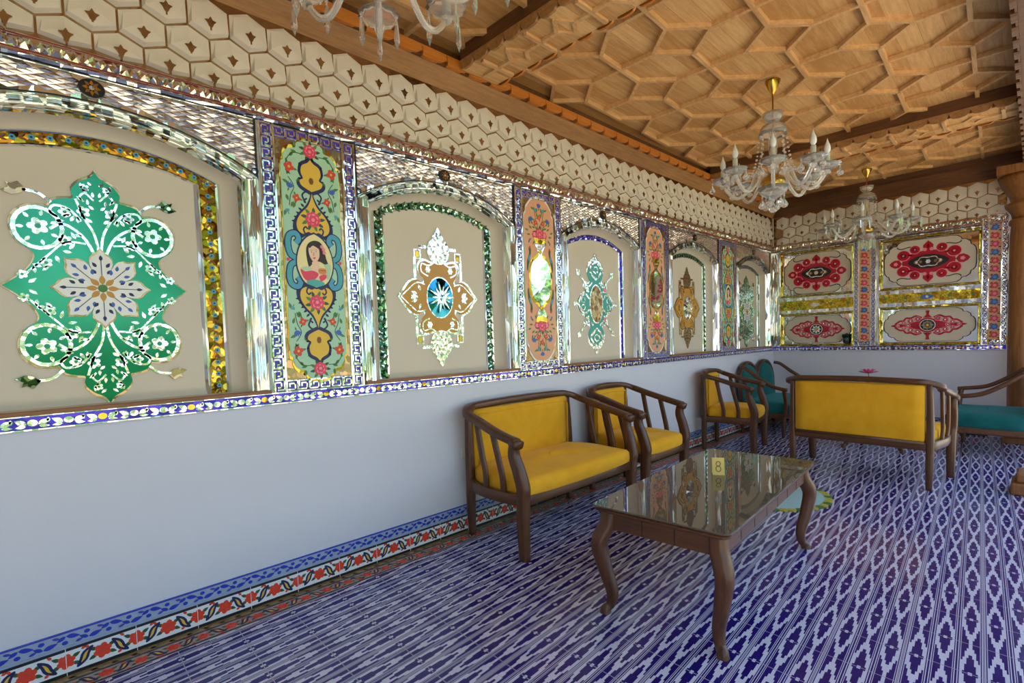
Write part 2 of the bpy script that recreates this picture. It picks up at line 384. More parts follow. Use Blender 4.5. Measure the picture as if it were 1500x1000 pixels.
toothed(b, Y0, L-.1, lambda u, v, n: (.095+n, u, v), M['orange'], 3.262, 3.335)
struct(b.build('trim_cornice_long_wall'))
b = MB()
b.add([(0, L, 3.165), (2.95, L, 3.165), (2.95, L-.09, 3.262), (.09, L-.09, 3.262)], [(0, 1, 2, 3)], M['beam'])
b.box((.09, L-.09, 3.262), (2.95, L, 3.34), M['beam']); b.box((.03, L-.03, 3.34), (2.95, L, ZC), M['beam'])
struct(b.build('trim_cornice_end_wall'))
# cross beams: box, lattice on the underside, scalloped mouldings
def beam(y0, y1, nm, ph):
    b = MB(); b.box((.12, y0, 3.285), (2.95, y1, ZC), M['beam'])
    for yy, s_ in ((y0, -1), (y1, 1)):
        n = 19
        for i in range(n):
            x0 = .125+i*.148; w_ = .148
            pts = spline([(x0, 3.315), (x0+w_*.15, 3.272), (x0+w_*.5, 3.262), (x0+w_*.85, 3.272), (x0+w_, 3.315)], 4)+[(x0+w_, 3.33), (x0, 3.33)]
            b.poly(pts, M['orange'] if s_ > 0 else M['cornice'], 0, .018, lambda u, v, q: (u, yy+s_*q, v))
    yc = (y0+y1)/2; p = .40; a_ = .13; zz = 3.262
    b.box((.12, y0, 3.278), (2.95, y1, 3.286), M['ceil'])
    for i in range(7):
        cx = ph+i*p; I = lambda x, y: (x, y)
        for q, (dx, dy) in enumerate(((a_, 0), (-a_, 0), (0, a_), (0, -a_))): lat(b, cx, yc, cx+dx, yc+dy, zz-.0012*(q//2)-.0005*q, 3.279, .026, I)
        for s1 in (1, -1): lat(b, cx+a_, yc, cx+p/2, yc+s1*.10, zz+.003+s1*.0006, 3.279, .026, I); lat(b, cx+p-a_, yc, cx+p/2, yc+s1*.10, zz+.005+s1*.0006, 3.279, .026, I)
    struct(b.build(nm))
beam(2.33, 2.66, 'trim_beam_near', .32); beam(6.22, 6.62, 'trim_beam_far', .30); 
b = MB(); b.box((2.83, Y0, 3.20), (3.20, L, ZC), M['beam']); toothed(b, Y0, L-.1, lambda u, v, n: (2.83-n, u, v), M['beam'], 3.17, 3.25)
struct(b.build('trim_eaves_beam'))
# hexagonal frieze tiles with bronze mirror buds
def hexfrieze(name, u0, u1, fr, off):
    b = MB(); p = .1866
    rows = [(3.163, 3.122, 2.998, 2.957), (2.998, 2.957, 2.854, 2.815), (2.854, 2.815, 2.738, 2.724)]
    b.poly([(u0, 2.722), (u1, 2.722), (u1, 3.166), (u0, 3.166)], M['bronze'], 0, .004, fr)
    for r, (za, zs, zl, zb) in enumerate(rows):
        o = off+(p/2 if r == 1 else 0)
        k0 = math.ceil((u0-o)/p-.2); k = k0
        while o+k*p+p*.8 < u1:
            c = o+k*p+p/2; g = .0045; h = p/2-g; k += 1
            if c-h < u0-.005: continue
            pts = [(c, za-g*1.3), (c+h, zs-g*.6), (c+h, zl+g), (c, zb+g*1.3), (c-h, zl+g), (c-h, zs-g*.6)]
            zi = (zs*.45+zl*.55)
            inn = [(c, za-.022), (c+h*.80, zs-.010), (c+h*.92, zl+.006), (c, zb+.008), (c-h*.92, zl+.006), (c-h*.80, zs-.010)]
            vs = [fr(u, v, .004) for u, v in pts]+[fr(u, v, d) for (u, v), d in zip(inn, (.012, .014, .040, .050, .040, .014))]+[fr(c, zi+.01, .038)]
            fs = [(i, (i+1) % 6, 6+(i+1) % 6, 6+i) for i in range(6)]+[(6+i, 6+(i+1) % 6, 12) for i in range(6)]
            b.add(vs, fs, M['tilecream'])
            zc = zi-.032+.008*(r == 2); s_ = .027 if r < 2 else .026
            bud = mir2([(c-c, s_*1.15), (.35*s_, .55*s_), (.95*s_, .42*s_), (.55*s_, -.05*s_), (.33*s_, -.62*s_), (.14*s_, -.8*s_), (.14*s_, -1.5*s_)])
            b.poly([(c+u, zc+v) for u, v in bud], M['bronze'], .034, .0535 if r == 2 else .0475, fr)
    return struct(b.build(name))
FW = lambda u, v, n: (n, u, v)            # on the long wall
FB = lambda u, v, n: (u, L-n, v)          # on the end wall
hexfrieze('trim_frieze_long_wall', -.6, L, FW, .140)
hexfrieze('trim_frieze_end_wall', 0.02, 2.66, FB, .06)
# mirror rope band with its two red lines
def band(name, u0, u1, fr, zig=.05):
    b = MB()
    b.poly([(u0, 2.618), (u1, 2.618), (u1, 2.722), (u0, 2.722)], M['strip'], 0, .006, fr)
    for z in (2.657, 2.715): b.poly([(u0, z-.003), (u1, z-.003), (u1, z+.003), (u0, z+.003)], M['redline'], .006, .010, fr)
    b.poly([(u0, 2.618), (u1, 2.618), (u1, 2.623), (u0, 2.623)], M['black'], .006, .012, fr)
    n = int((u1-u0)/.034)
    for i in range(n):
        a = u0+i*.034; t = random.uniform(-.004, .004)
        vs = [fr(a, 2.663, .007), fr(a+.034, 2.663, .007), fr(a+.040, 2.709, .007), fr(a+.006, 2.709, .007), fr(a+.020+t, 2.686+t, .02)]
        b.add(vs, [(0, 1, 4), (1, 2, 4), (2, 3, 4), (3, 0, 4)], M['rope'])
    for i in range(int((u1-u0)/.09)):
        a = u0+i*.09
        vs = [fr(a, 2.625, .007), fr(a+.088, 2.625, .007), fr(a+.088, 2.651, .007), fr(a, 2.651, .007), fr(a+.088, 2.638, .016+random.uniform(-.004, .004)), fr(a, 2.638, .016+random.uniform(-.004, .004))]
        b.add(vs, [(0, 1, 4, 5), (5, 4, 2, 3)], M['strip'])
    return struct(b.build(name))
band('trim_rope_band_long_wall', -.6, L, FW); band('trim_rope_band_end_wall', 0, 2.67, FB)
# blue mirror band with silver leaves under the panels
def leafband(name, u0, u1, fr):
    b = MB(); b.poly([(u0, 1.088), (u1, 1.088), (u1, 1.150), (u0, 1.150)], M['bluem'], 0, .012, fr)
    for z in (1.090, 1.148): b.poly([(u0, z-.003), (u1, z-.003), (u1, z+.003), (u0, z+.003)], M['strip'], .012, .016, fr)
    n = int((u1-u0)/.115)
    for i in range(n):
        c = u0+.06+i*.115; mt = M['silver']
        b.poly(circ(c, 1.119, .017, .014, 10), M['goldm'] if i % 3 == 1 else mt, .012, .0165, fr)
        for s_ in (1, -1):
            b.poly(leafp(c+s_*.018, 1.112, .042, .022, (0.5 if s_ > 0 else PI-.5)), mt, .012, .0155, fr)
            b.poly(leafp(c+s_*.020, 1.106, .034, .014, (-.1 if s_ > 0 else PI+.1)), mt, .012, .015, fr)
        b.poly(leafp(c+.05, 1.138, .022, .012, -PI/2), mt, .012, .0155, fr)
    return struct(b.build(name))
leafband('trim_leaf_band_long_wall', -.6, L, FW); leafband('trim_leaf_band_end_wall', 0, 2.67, FB)
# tiled skirting and floor border
def flowertile(b, u0, n, fr, v0, h, base, k=1.0, dim=''):
    """a run of tiles: white ground between black lines, red flowers and dark blue leaves"""
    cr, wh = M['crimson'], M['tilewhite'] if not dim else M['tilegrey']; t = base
    u1 = u0+n*.25
    b.poly([(u0, v0), (u1, v0), (u1, v0+h), (u0, v0+h)], wh, 0, t, fr)
    for (a, c) in ((v0, v0+h*.12), (v0+h*.88, v0+h)): b.poly([(u0, a), (u1, a), (u1, c), (u0, c)], M['black'], t, t+.0006, fr)
    mid = v0+h/2; r = h*.27
    for i in range(n):
        a = u0+i*.25
        if not dim: b.poly([(a-.0012, v0), (a+.0012, v0), (a+.0012, v0+h), (a-.0012, v0+h)], wh, t, t+.0014, fr)
        for q, (du, dv, rr) in enumerate(((0.0, h*.02, 1.0), (.125, -h*.0, 1.05))):
            c = (a+du, mid+dv)
            for aa in (.5, 2.6, 3.6, 5.8): b.poly(leafp(c[0]+r*.7*math.cos(aa), c[1]+r*.7*math.sin(aa), r*1.0, r*.5, aa), M['dleaf'], t, t+.0007, fr)
            b.poly(rosette(c[0], c[1], r*rr, 6, .25, 4, .3), cr, t, t+.0009, fr)
            b.poly(rosette(c[0], c[1]+r*.12, r*.5, 5, .25, 3), M['red'], t, t+.0011, fr)
            b.poly(leafp(c[0]+.052, mid-h*.30 if q else mid+h*.30, .02, .012, .5), cr, t, t+.0009, fr)
            b.poly(leafp(c[0]-.045, mid+h*.28, .02, .012, 2.5), cr, t, t+.0009, fr)
            cx = c[0]+.0625; sg = 1 if q == 0 else -1
            sl = spline([(cx-.028, mid-sg*h*.30), (cx-.006, mid-sg*h*.10), (cx+.006, mid+sg*h*.12), (cx+.03, mid+sg*h*.30)], 3)
            b.ribbon(sl, lambda s_: .006+.026*math.sin(PI*s_), M['navy'], t, t+.0008, False, fr)
            b.ribbon(sl[2:-2], lambda s_: .002+.009*math.sin(PI*s_), M['yel'], t, t+.0010, False, fr)
def skirting(name, u0, n, fr):
    b = MB(); flowertile(b, u0, n, fr, 0.002, .122, .010)
    u1 = u0+n*.25
    b.poly([(u0, .124), (u1, .124), (u1, .194), (u0, .194)], M['tilepale'], 0, .012, fr)
    b.poly([(u0, .191), (u1, .191), (u1, .196), (u0, .196)], M['tileblue'], 0, .0135, fr)
    b.poly([(u0, .124), (u1, .124), (u1, .134), (u0, .134)], M['tilepale'], 0, .0145, fr)
    k = int((u1-u0)/.075)
    for i in range(k):
        a = u0+.03+i*.075; up = 1 if i % 2 else -1; z = .162
        b.poly(leafp(a, z+up*.016, .05, .020, -.25*up), M['tileblue'], .012, .0128, fr)
        b.poly(leafp(a, z+up*.016, .036, .016, PI+.5*up), M['tileblue'], .012, .0128, fr)
        b.poly(circ(a-.004, z-up*.012, .011, .009, 8), M['tileblue'], .012, .0128, fr)
        b.poly(leafp(a+.03, z-up*.02, .03, .012, .3*up), M['navyp'], .012, .0128, fr)
    return struct(b.build(name))
skirting('baseboard_left', .081-2.5, 45, FW)
skirting('baseboard_back', .02, 10, FB)
FF = lambda u, v, n: (v, u, n)
b = MB(); b.poly([(Y0, .012), (L-.02, .012), (L-.02, .058), (Y0, .058)], M['tilegold'], -.004, .003, FF)
for i in range(150):
    a = -2.4+i*.073
    b.poly(leafp(a, .035, .04, .02, .5), M['brown'], .003, .0034, FF); b.poly(leafp(a+.03, .03, .03, .016, 2.6), M['leaf'], .003, .0034, FF)
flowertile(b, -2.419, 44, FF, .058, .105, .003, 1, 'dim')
struct(b.build('trim_floor_border'))

# ------------------------------------------------------------------ niches of the long wall
def archpath(hw, zs, za, zb, n=22):
    """left jamb up, arch, right jamb down, as (u, v)"""
    h = za-zs; R_ = (hw*hw+h*h)/(2*h); a = math.asin(min(1, hw/R_)); out = [(-hw, zb), (-hw, (zb+zs)/2)]
    for i in range(n+1):
        t = -a+2*a*i/n; out.append((R_*math.sin(t), za-R_+R_*math.cos(t)))
    return out+[(hw, (zb+zs)/2), (hw, zb)]
def archz(u, hw, zs, za):
    h = za-zs; R_ = (hw*hw+h*h)/(2*h); return za-R_+math.sqrt(max(0, R_*R_-u*u))
def lerp2(A, B, t): return [(a[0]+(b_[0]-a[0])*t, a[1]+(b_[1]-a[1])*t) for a, b_ in zip(A, B)]
def loftpaths(mb, seqs, mat, smooth=False):
    rings = [[(u, -n, v) for u, v in p] for p, n in seqs]; mb.loft(rings, mat, False, False, smooth)
D_ = .112; ZB = 1.165
PO, PF, PBo, PBi = (.685, 2.31, 2.505), (.612, 2.29, 2.455), (.524, 2.272, 2.397), (.437, 2.262, 2.335)
def niche(yc, label, style, sx=1.0):
    t = thing('arched_niche', label, 'wall niche', (0, yc, 0), PI/2, 'mirrored arched niches on the long wall'); t.scale = (sx, 1, 1)
    A, F_, Bo, Bi = (archpath(*q, ZB) for q in (PO, PF, PBo, style.get('pbi', PBi)))
    b = MB(); ns = [0, .012, .004, .014, .005, .018, .007, .020, .009, .022, .010, .024, .011, .018]
    loftpaths(b, [(lerp2(A, F_, i/13), ns[i]) for i in range(14)], M['strip'])
    loftpaths(b, [(F_, .018), (lerp2(F_, Bo, .12), -.012), (lerp2(F_, Bo, .16), -.006), (lerp2(F_, Bo, .28), -.035)], M['strip'])
    b.build('mirror_frame', t)
    b = MB(); C0 = lerp2(F_, Bo, .28)
    loftpaths(b, [(C0, -.035), (lerp2(F_, Bo, .36), -.060), (lerp2(F_, Bo, .6), -.088), (Bo, -D_)], M['cream'], True); b.build('cove', t)
    b = MB(); bm_ = M[style['border']]
    loftpaths(b, [(Bo, -D_+.002), (lerp2(Bo, Bi, .12), -D_+.012), (lerp2(Bo, Bi, .2), -D_+.006)], M['strip'])
    loftpaths(b, [(lerp2(Bo, Bi, .2), -D_+.006), (lerp2(Bo, Bi, .5), -D_+.011), (lerp2(Bo, Bi, .8), -D_+.006)], bm_)
    loftpaths(b, [(lerp2(Bo, Bi, .8), -D_+.006), (lerp2(Bo, Bi, .9), -D_+.012), (Bi, -D_+.001)], M['strip'])
    mid = lerp2(Bo, Bi, .5)
    bd = b.build('border', t)
    b = MB()
    # leaves along the border
    dist = 0; last = mid[0]; acc = 0
    for i in range(len(mid)-1):
        (x0, z0), (x1, z1) = mid[i], mid[i+1]; l = math.hypot(x1-x0, z1-z0); a = math.atan2(z1-z0, x1-x0); s_ = 0
        while acc+(l-s_) >= .062:
            s_ += .062-acc; acc = 0; x, z = x0+(x1-x0)*s_/l, z0+(z1-z0)*s_/l
            if style['motif'] == 'leaf':
                for g in (.75, -.75): b.poly(leafp(x, z, .048, .016, a+g), M[style['mot']], -D_+.008, -D_+.0135)
            elif style['motif'] == 'flower':
                b.poly(rosette(x, z, .013, 6, .3, 3), M['lblue'], -D_+.010, -D_+.0135); b.poly(circ(x, z, .005, .005, 6), M['navy'], -D_+.010, -D_+.0145)
                for g in (.5, -.5): b.poly(leafp(x+.02*math.cos(a), z+.02*math.sin(a), .028, .010, a+g), M[style['mot']], -D_+.010, -D_+.013)
            else:
                b.poly(rot([(-.016, -.006), (.016, -.006), (.016, .006), (-.016, .006)], a+.0, x, z), M[style['mot']], -D_+.010, -D_+.0135)
                b.poly(circ(x+.03*math.cos(a), z+.03*math.sin(a), .009, .009, 8), M[style['mot']], -D_+.010, -D_+.0135)
        acc += l-s_
    b.build('border_motif', bd)
    b = MB(); b.poly(Bi, M['cream'], -D_-.004, -D_); b.build('back_panel', t)
    # spandrel of diamond cut mirrors
    b = MB(); zt = 2.62
    back = A[2:-2]; b.poly([(-.685, zt), *back, (.685, zt)], M['strip'], -.01, 0.001)
    dx = .030
    for i in range(-24, 25):
        for j in range(0, 24):
            u = i*dx/1.0; v = 2.33+j*dx*.78+(dx*.39 if i % 2 else 0)
            if abs(u) > .665 or v > zt-.016 or v < archz(u, *PO)+.026: continue
            if math.hypot(u, v-2.567) < .055: continue
            h = .0085; q = lambda s_: random.uniform(-s_, s_)
            ap = (u+q(.003), -h+q(.001), v+q(.003)); vs = [(u-dx, -.002, v), (u, -.002, v-dx*.39*2/2), (u+dx, -.002, v), (u, -.002, v+dx*.39)]
            vs = [(u-dx*.98, -.002, v), (u, -.002, v-dx*.385), (u+dx*.98, -.002, v), (u, -.002, v+dx*.385), ap]
            b.add(vs, [(0, 1, 4), (1, 2, 4), (2, 3, 4), (3, 0, 4)], M['facet'])
    sp = b.build('spandrel', t)
    b = MB(); b.ribbon([(u, v+.006) for u, v in back], .006, M['black'], 0, .007); b.seg((-.680, 2.30), (-.680, zt), .005, M['black'], 0, .010); b.seg((.680, 2.30), (.680, zt), .005, M['black'], 0, .010)
    b.ribbon(circ(.668, 2.345, .016, .016, 12), .005, M['black'], .004, .010, True); b.ribbon(circ(-.668, 2.345, .016, .016, 12), .005, M['black'], .004, .010, True)
    b.build('outline', sp)
    b = MB(); b.poly(circ(0, 2.567, .047, .040, 20), M['black'], 0, .012)
    for k in range(8): b.poly(leafp(0, 2.567, .034, .016, k*PI/4), M['bronze'] if k % 2 else M['goldm'], .012, .016)
    b.poly(circ(0, 2.567, .010, .010, 8), M['silver'], .012, .018); b.build('rosette', sp)
    b = MB(); b.box((-.684, -.030, 1.150), (.684, .0, ZB+.004), M['sill']); b.box((-.62, -.02, ZB-.004), (.62, .115, ZB+.003), M['cream']); b.build('sill', t, .003)
    style['art'](t)
    return t
N0 = -D_
def med_green(t):
    q = [(0, .535), (.018, .505), (.060, .478), (.088, .440), (.084, .405), (.105, .398), (.150, .385), (.172, .350), (.185, .352), (.240, .345), (.285, .302), (.296, .245), (.276, .188), (.238, .158), (.226, .130), (.245, .085), (.285, .040), (.335, 0)]
    out = mir4(spline(q, 3)); S = lambda p: [(u, v+1.700) for u, v in p]
    b = MB(); b.poly(S(scl(out, 1.025)), M['bronze'], N0, N0+.004); b.poly(S(out), M['greenm'], N0+.004, N0+.007)
    med = b.build('green_medallion', t); b = MB(); sv = M['silver']; n0, n1 = N0+.007, N0+.0095
    for su in (1, -1):
        for sv_ in (1, -1):
            X = lambda p: S([(su*u, sv_*v) for u, v in p])
            b.ribbon(X(circ(.208, .255, .080, .088, 20)), .016, sv, n0, n1, True)
            b.ribbon(X(spline([(0, .09), (.05, .22), (.12, .28), (.17, .255)], 5)), .012, sv, n0, n1)
            b.ribbon(X(spline([(.0, .12), (.015, .24), (.05, .32), (.075, .40)], 5)), .010, sv, n0, n1)
            b.ribbon(X(spline([(.05, .20), (.12, .20), (.18, .14), (.26, .05)], 5)), .008, sv, n0, n1)
            for (x, y, r) in ((.208, .262, .038), (.05, .345, .026), (.115, .335, .024), (.27, .05, .020), (.19, .105, .024), (.04, .455, .018), (.12, .21, .026)):
                b.poly(X(rosette(x, y, r, 5, .35, 4)), sv, n0, n1); b.poly(X(circ(x, y, r*.3, None, 8)), M['emer'], n0, n1+.001)
            for i in range(7): b.poly(X(leafp(.208+.046*math.cos(i*.9), .255+.052*math.sin(i*.9), .028, .014, i*.9)), sv, n0, n1)
            for i in range(6): b.poly(X(leafp(.02+i*.026, .30+.012*math.sin(i*2.0), .032, .014, .6+i*.5)), sv, n0, n1)
            for i in range(9): b.poly(X(leafp(.06+.024*i, .235-.026*i+.012*math.sin(i*2.2), .034, .015, 1.1*i)), sv, n0, n1)
            for i in range(7): b.poly(X(leafp(.012+.02*(i % 3), .36+.018*i, .026, .012, .7+.8*(i % 2))), sv, n0, n1)
            b.ribbon(X(spline([(.06, .30), (.10, .35), (.15, .36), (.165, .33), (.14, .31)], 4)), .010, sv, n0, n1)
            b.ribbon(X(spline([(.01, .40), (.04, .43), (.06, .41), (.045, .39)], 4)), .008, sv, n0, n1)
            # corner sprig; leaf tones differ by corner, painting in the mirror's reflections
            b.ribbon(X(spline([(.16, .37), (.20, .405), (.25, .412)], 4)), .012, sv, n0-.005, n1)
            b.poly(X([(.235, .412), (.262, .445), (.285, .430), (.300, .438), (.292, .415), (.318, .400), (.285, .385), (.262, .392)]), M['bronze'] if (su < 0) == (sv_ > 0) else M['darkb'], n0-.005, n1)
    b.build('silver_vine', med)
    b = MB(); out8 = []
    for k in range(8):
        a = k*PI/4+PI/2
        pet = [(0, 0), (.045, .024), (.085, .035), (.110, .0425), (.130, .042), (.146, .033), (.160, .015), (.180, 0)]; pet = pet+[(x, -y) for x, y in pet[-2:0:-1]]
        b.poly(S(rot(scl(pet, 1.04), a)), M['bronze'], N0+.007, N0+.011+.0002*k); b.poly(S(rot(scl(pet, .98), a)), M['white'], N0+.011, N0+.0135+.0002*k)
        z1 = N0+.0135+.0002*k; z2 = z1+.0012
        b.ribbon(S(rot([(.02, 0), (.13, 0)], a)), .003, M['navy'], z1, z2)
        for (x, y, g) in ((.135, 0, 0), (.105, .018, .6), (.105, -.018, -.6), (.075, .020, .7), (.075, -.020, -.7)): b.poly(S(rot(leafp(x-.008, y, .026, .014, g), a)), M['blue'] if k % 2 else M['navy'], z1, z2)
        b.poly(S(rot(leafp(.018, 0, .045, .024, 0), a)), M['ochre'], z1, z2+.0004)
    b.poly(S(circ(0, 0, .018, None, 12)), M['leaf'], N0+.013, N0+.018); b.build('white_flower', med)
def med_ochre(t, dark=False):
    S = lambda p: [(u, v+1.722) for u, v in p]; sv = M['silver'] if not dark else M['bronze']; n0 = N0
    b = MB()
    for s_ in (1, -1):
        fr_ = spline([(.02*0, .0), (0, 0)], 1)
        pts = [(s_*.205, -.27), (s_*.205, .27)]
        b.seg((pts[0][0], pts[0][1]+1.722), (pts[1][0], pts[1][1]+1.722), .022, sv, n0, n0+.004)
        for v in (.30, -.30):
            b.ribbon(S([(s_*.155, v-.03), (s_*.205, v-.03), (s_*.205, v+.03), (s_*.155, v+.03)]), .012, sv, n0, n0+.005, True)
            b.poly(S([(s_*.165, v-.02), (s_*.195, v-.02), (s_*.195, v+.02), (s_*.165, v+.02)]), M['goldm'], n0, n0+.004)
            b.seg((s_*.155, 1.722+v+.055*(1 if v > 0 else -1)), (s_*.06, 1.722+v+.055*(1 if v > 0 else -1)), .022, sv, n0, n0+.004)
    b.build('corner_frame', t)
    q = [(0, .27), (.035, .265), (.06, .245), (.13, .262), (.172, .235), (.178, .185), (.135, .120), (.150, .100), (.20, .125), (.255, .105), (.295, .060), (.345, 0)]
    out = mir4(spline(q, 3)); b = MB(); b.poly(S(scl(out, 1.04)), sv, n0, n0+.006); b.poly(S(scl(out, .975)), M['ochre'], n0+.006, n0+.009)
    med = b.build('ochre_medallion', t); b = MB()
    for s_ in (1, -1):
        b.poly(S(circ(0, s_*.335, .098, .098, 22)), sv, n0, n0+.011)
        b.poly(S([(u, s_*v) for u, v in mir2([(0, .505), (.022, .475), (.03, .45), (.05, .44), (.045, .42), (.05, .40)])+[(0, .40)]][:-1]), sv, n0, n0+.010)
        for k in range(14):
            r_ = .035 if k % 2 else .072; a = k*PI/7
            b.poly(S(leafp(r_*math.cos(a), s_*.335+r_*math.sin(a), .028, .014, a+.8)), M['bronze'] if not dark else M['darkb'], n0+.011, n0+.0135)
        for s2 in (1, -1):
            X = lambda p: S([(s2*u, s_*v) for u, v in p])
            b.ribbon(X(spline([(.03, .26), (.09, .225), (.15, .235), (.155, .18), (.10, .15)], 4)), .010, sv, n0+.009, n0+.012)
            b.poly(X(rosette(.10, .195, .026, 6, .5, 3)), sv, n0+.009, n0+.0125)
            b.ribbon(X(spline([(.13, .09), (.20, .10), (.27, .05), (.33, 0)], 4)), .008, sv, n0+.009, n0+.012)
            b.poly(X(leafp(.20, .02, .05, .022, .35)), sv, n0+.009, n0+.0125); b.poly(X(leafp(.17, .045, .045, .02, 1.2)), sv, n0+.009, n0+.0125)
        b.poly(S(rosette(s_*.225, 0, .032, 5, .5, 4)), sv, n0+.009, n0+.013)
    b.build('silver_ornament', med)
    b = MB(); N = 16; rx, ry = .112, .142
    b.poly(S(circ(0, 0, rx*1.07, ry*1.06, 24)), M['silver'], n0+.009, n0+.012)
    ring = circ(0, 0, rx, ry, 24); vs = [(u, -(n0+.012), v+1.722) for u, v in ring]
    for i in range(24):
        a, c = ring[i], ring[(i+1) % 24]; rr = .022+random.uniform(-.01, .01)
        b.add([(a[0], -(n0+.012), a[1]+1.722), (c[0], -(n0+.012), c[1]+1.722), (0, -(n0+rr+.008), 1.722)], [(0, 1, 2)], M['bluegl'] if not dark else M['plainm'])
    for k in range(14):
        a = k*2*PI/14; l = .085 if k % 2 else .115
        b.poly(S(leafp(0, 0, l, .016, a)), M['silver'], n0+.020, n0+.0335)
    b.build('faceted_eye', med)
def med_silver(t):
    S = lambda p: [(u*1.2, v+1.722) for u, v in p]; sv = M['silver']; n0 = N0
    body = mir4(spline([(0, .42), (.05, .415), (.105, .36), (.115, .29), (.085, .235), (.10, .20), (.145, .205), (.17, .16), (.14, .13), (.185, .10), (.235, .05), (.26, 0)], 3))
    b = MB(); b.poly(S(scl(body, 1.05)), sv, n0, n0+.005); b.poly(S(scl(body, .95)), M['tealp'], n0+.005, n0+.008)
    med = b.build('turquoise_medallion', t); b = MB()
    for s1 in (1, -1):
        for s2 in (1, -1):
            X = lambda p: S([(s1*u, s2*v) for u, v in p])
            b.ribbon(X(spline([(.0, .24), (.05, .28), (.085, .33), (.04, .39), (0, .41)], 5)), .022, sv, n0+.008, n0+.012)
            b.ribbon(X(spline([(.0, .30), (.04, .33), (.0, .37)], 5)), .016, sv, n0+.008, n0+.012)
            b.ribbon(X(spline([(.10, .05), (.15, .09), (.21, .07), (.25, 0)], 5)), .020, sv, n0+.008, n0+.012)
            b.ribbon(X(spline([(.05, .21), (.10, .17), (.15, .17), (.14, .13), (.10, .12)], 5)), .018, sv, n0+.008, n0+.012)
            b.ribbon(X(circ(.185, .035, .026, .026, 12)), .010, sv, n0+.008, n0+.012, True)
            b.ribbon(X(spline([(.13, .185), (.19, .235), (.23, .28)], 4)), lambda s_: .03-.02*s_, sv, n0, n0+.010)
            b.poly(X([(.215, .262), (.245, .262), (.272, .285), (.262, .300), (.268, .325), (.240, .315), (.225, .320), (.222, .292)]), sv, n0, n0+.010)
            b.poly(X(rosette(.125, .145, .024, 5, .4, 3)), M['roseh'] if s1 > 0 else sv, n0+.008, n0+.0135)
            b.poly(X(leafp(.03, .25, .05, .02, 1.2)), sv, n0+.008, n0+.0125)
    for s2 in (1, -1):
        b.poly(S([(u, s2*v) for u, v in mir2([(0, .495), (.022, .48), (.016, .46), (.032, .45), (.02, .425)])]), sv, n0, n0+.010)
        b.poly(S([(s2*u, v) for u, v in [(.25, -.014), (.285, -.012), (.30, -.026), (.315, 0), (.30, .026), (.285, .012), (.25, .014)]]), sv, n0, n0+.010)
    b.build('silver_tracery', med)
    b = MB(); b.poly(S(circ(0, 0, .098, .192, 28)), sv, n0+.008, n0+.014); b.poly(S(circ(0, 0, .086, .178, 28)), M['bronze'], n0+.014, n0+.015)
    for i in range(-6, 7):
        for j in range(-12, 13):
            u, v = i*.0145, j*.0145+(.007 if i % 2 else 0)
            if (u/.078)**2+(v/.168)**2 > 1: continue
            q = lambda: random.uniform(-.005, .005); z = -(n0+.015)
            b.add([(u-.0075, z, v), (u, z, v-.0075), (u+.0075, z, v), (u, z, v+.0075), (u+q(), z-.006, v+q())], [(0, 1, 4), (1, 2, 4), (2, 3, 4), (3, 0, 4)], M['facet'])
    b.build('faceted_eye', med)
ST = dict(
    a=dict(border='goldb', motif='flower', mot='brown', art=med_green, pbi=(.400, 2.252, 2.318)), b=dict(border='leafm', motif='leaf', mot='dleaf', art=med_ochre),
    c=dict(border='blueb', motif='bar', mot='navyp', art=med_silver), d=dict(border='darkb', motif='leaf', mot='dleaf', art=lambda t: med_ochre(t, True)),
    e=dict(border='redb', motif='flower', mot='brown', art=med_green))
niche(.310, 'nearest mirrored arched niche with large green medallion and white eight-petal flower', ST['a'], .995)
niche(2.240, 'mirrored arched niche behind yellow loveseat, ochre medallion around blue faceted eye', ST['b'], .995)
niche(4.130, 'mirrored arched niche with silver and turquoise tracery medallion and violet border', ST['c'], .935)
niche(6.020, 'mirrored arched niche with ochre medallion around grey eye, between peach and mint pilasters', ST['d'], .950)
niche(7.880, 'farthest mirrored arched niche with slim green medallion, next to the room corner', ST['e'], .950)

# ------------------------------------------------------------------ painted pilasters
def keyband(b, p0, p1, wd, mir_=False, cell=.062):
    """one straight run of the blue key border between two points, with silver meander"""
    dx, dy = p1[0]-p0[0], p1[1]-p0[1]; l = math.hypot(dx, dy); ex, ey = dx/l, dy/l; nx, ny = -ey, ex
    if mir_: nx, ny = -nx, -ny
    W = lambda s_, h: (p0[0]+ex*s_+nx*h, p0[1]+ey*s_+ny*h)
    n = max(1, int(l/cell)); c = l/n; h = wd/2-.006
    for i in range(n):
        a = i*c
        pts = [(a, -h), (a+c*.78, -h), (a+c*.78, h*.35), (a+c*.34, h*.35), (a+c*.34, -h*.25)]
        for q in range(len(pts)-1): b.seg(W(*pts[q]), W(*pts[q+1]), .0075, M['silver'], .008, .0125)
        pts = [(a+c*.12, -h*.3), (a+c*.12, h), (a+c, h), (a+c, -h)]
        for q in range(len(pts)-1): b.seg(W(*pts[q]), W(*pts[q+1]), .0075, M['silver'], .008, .0125)
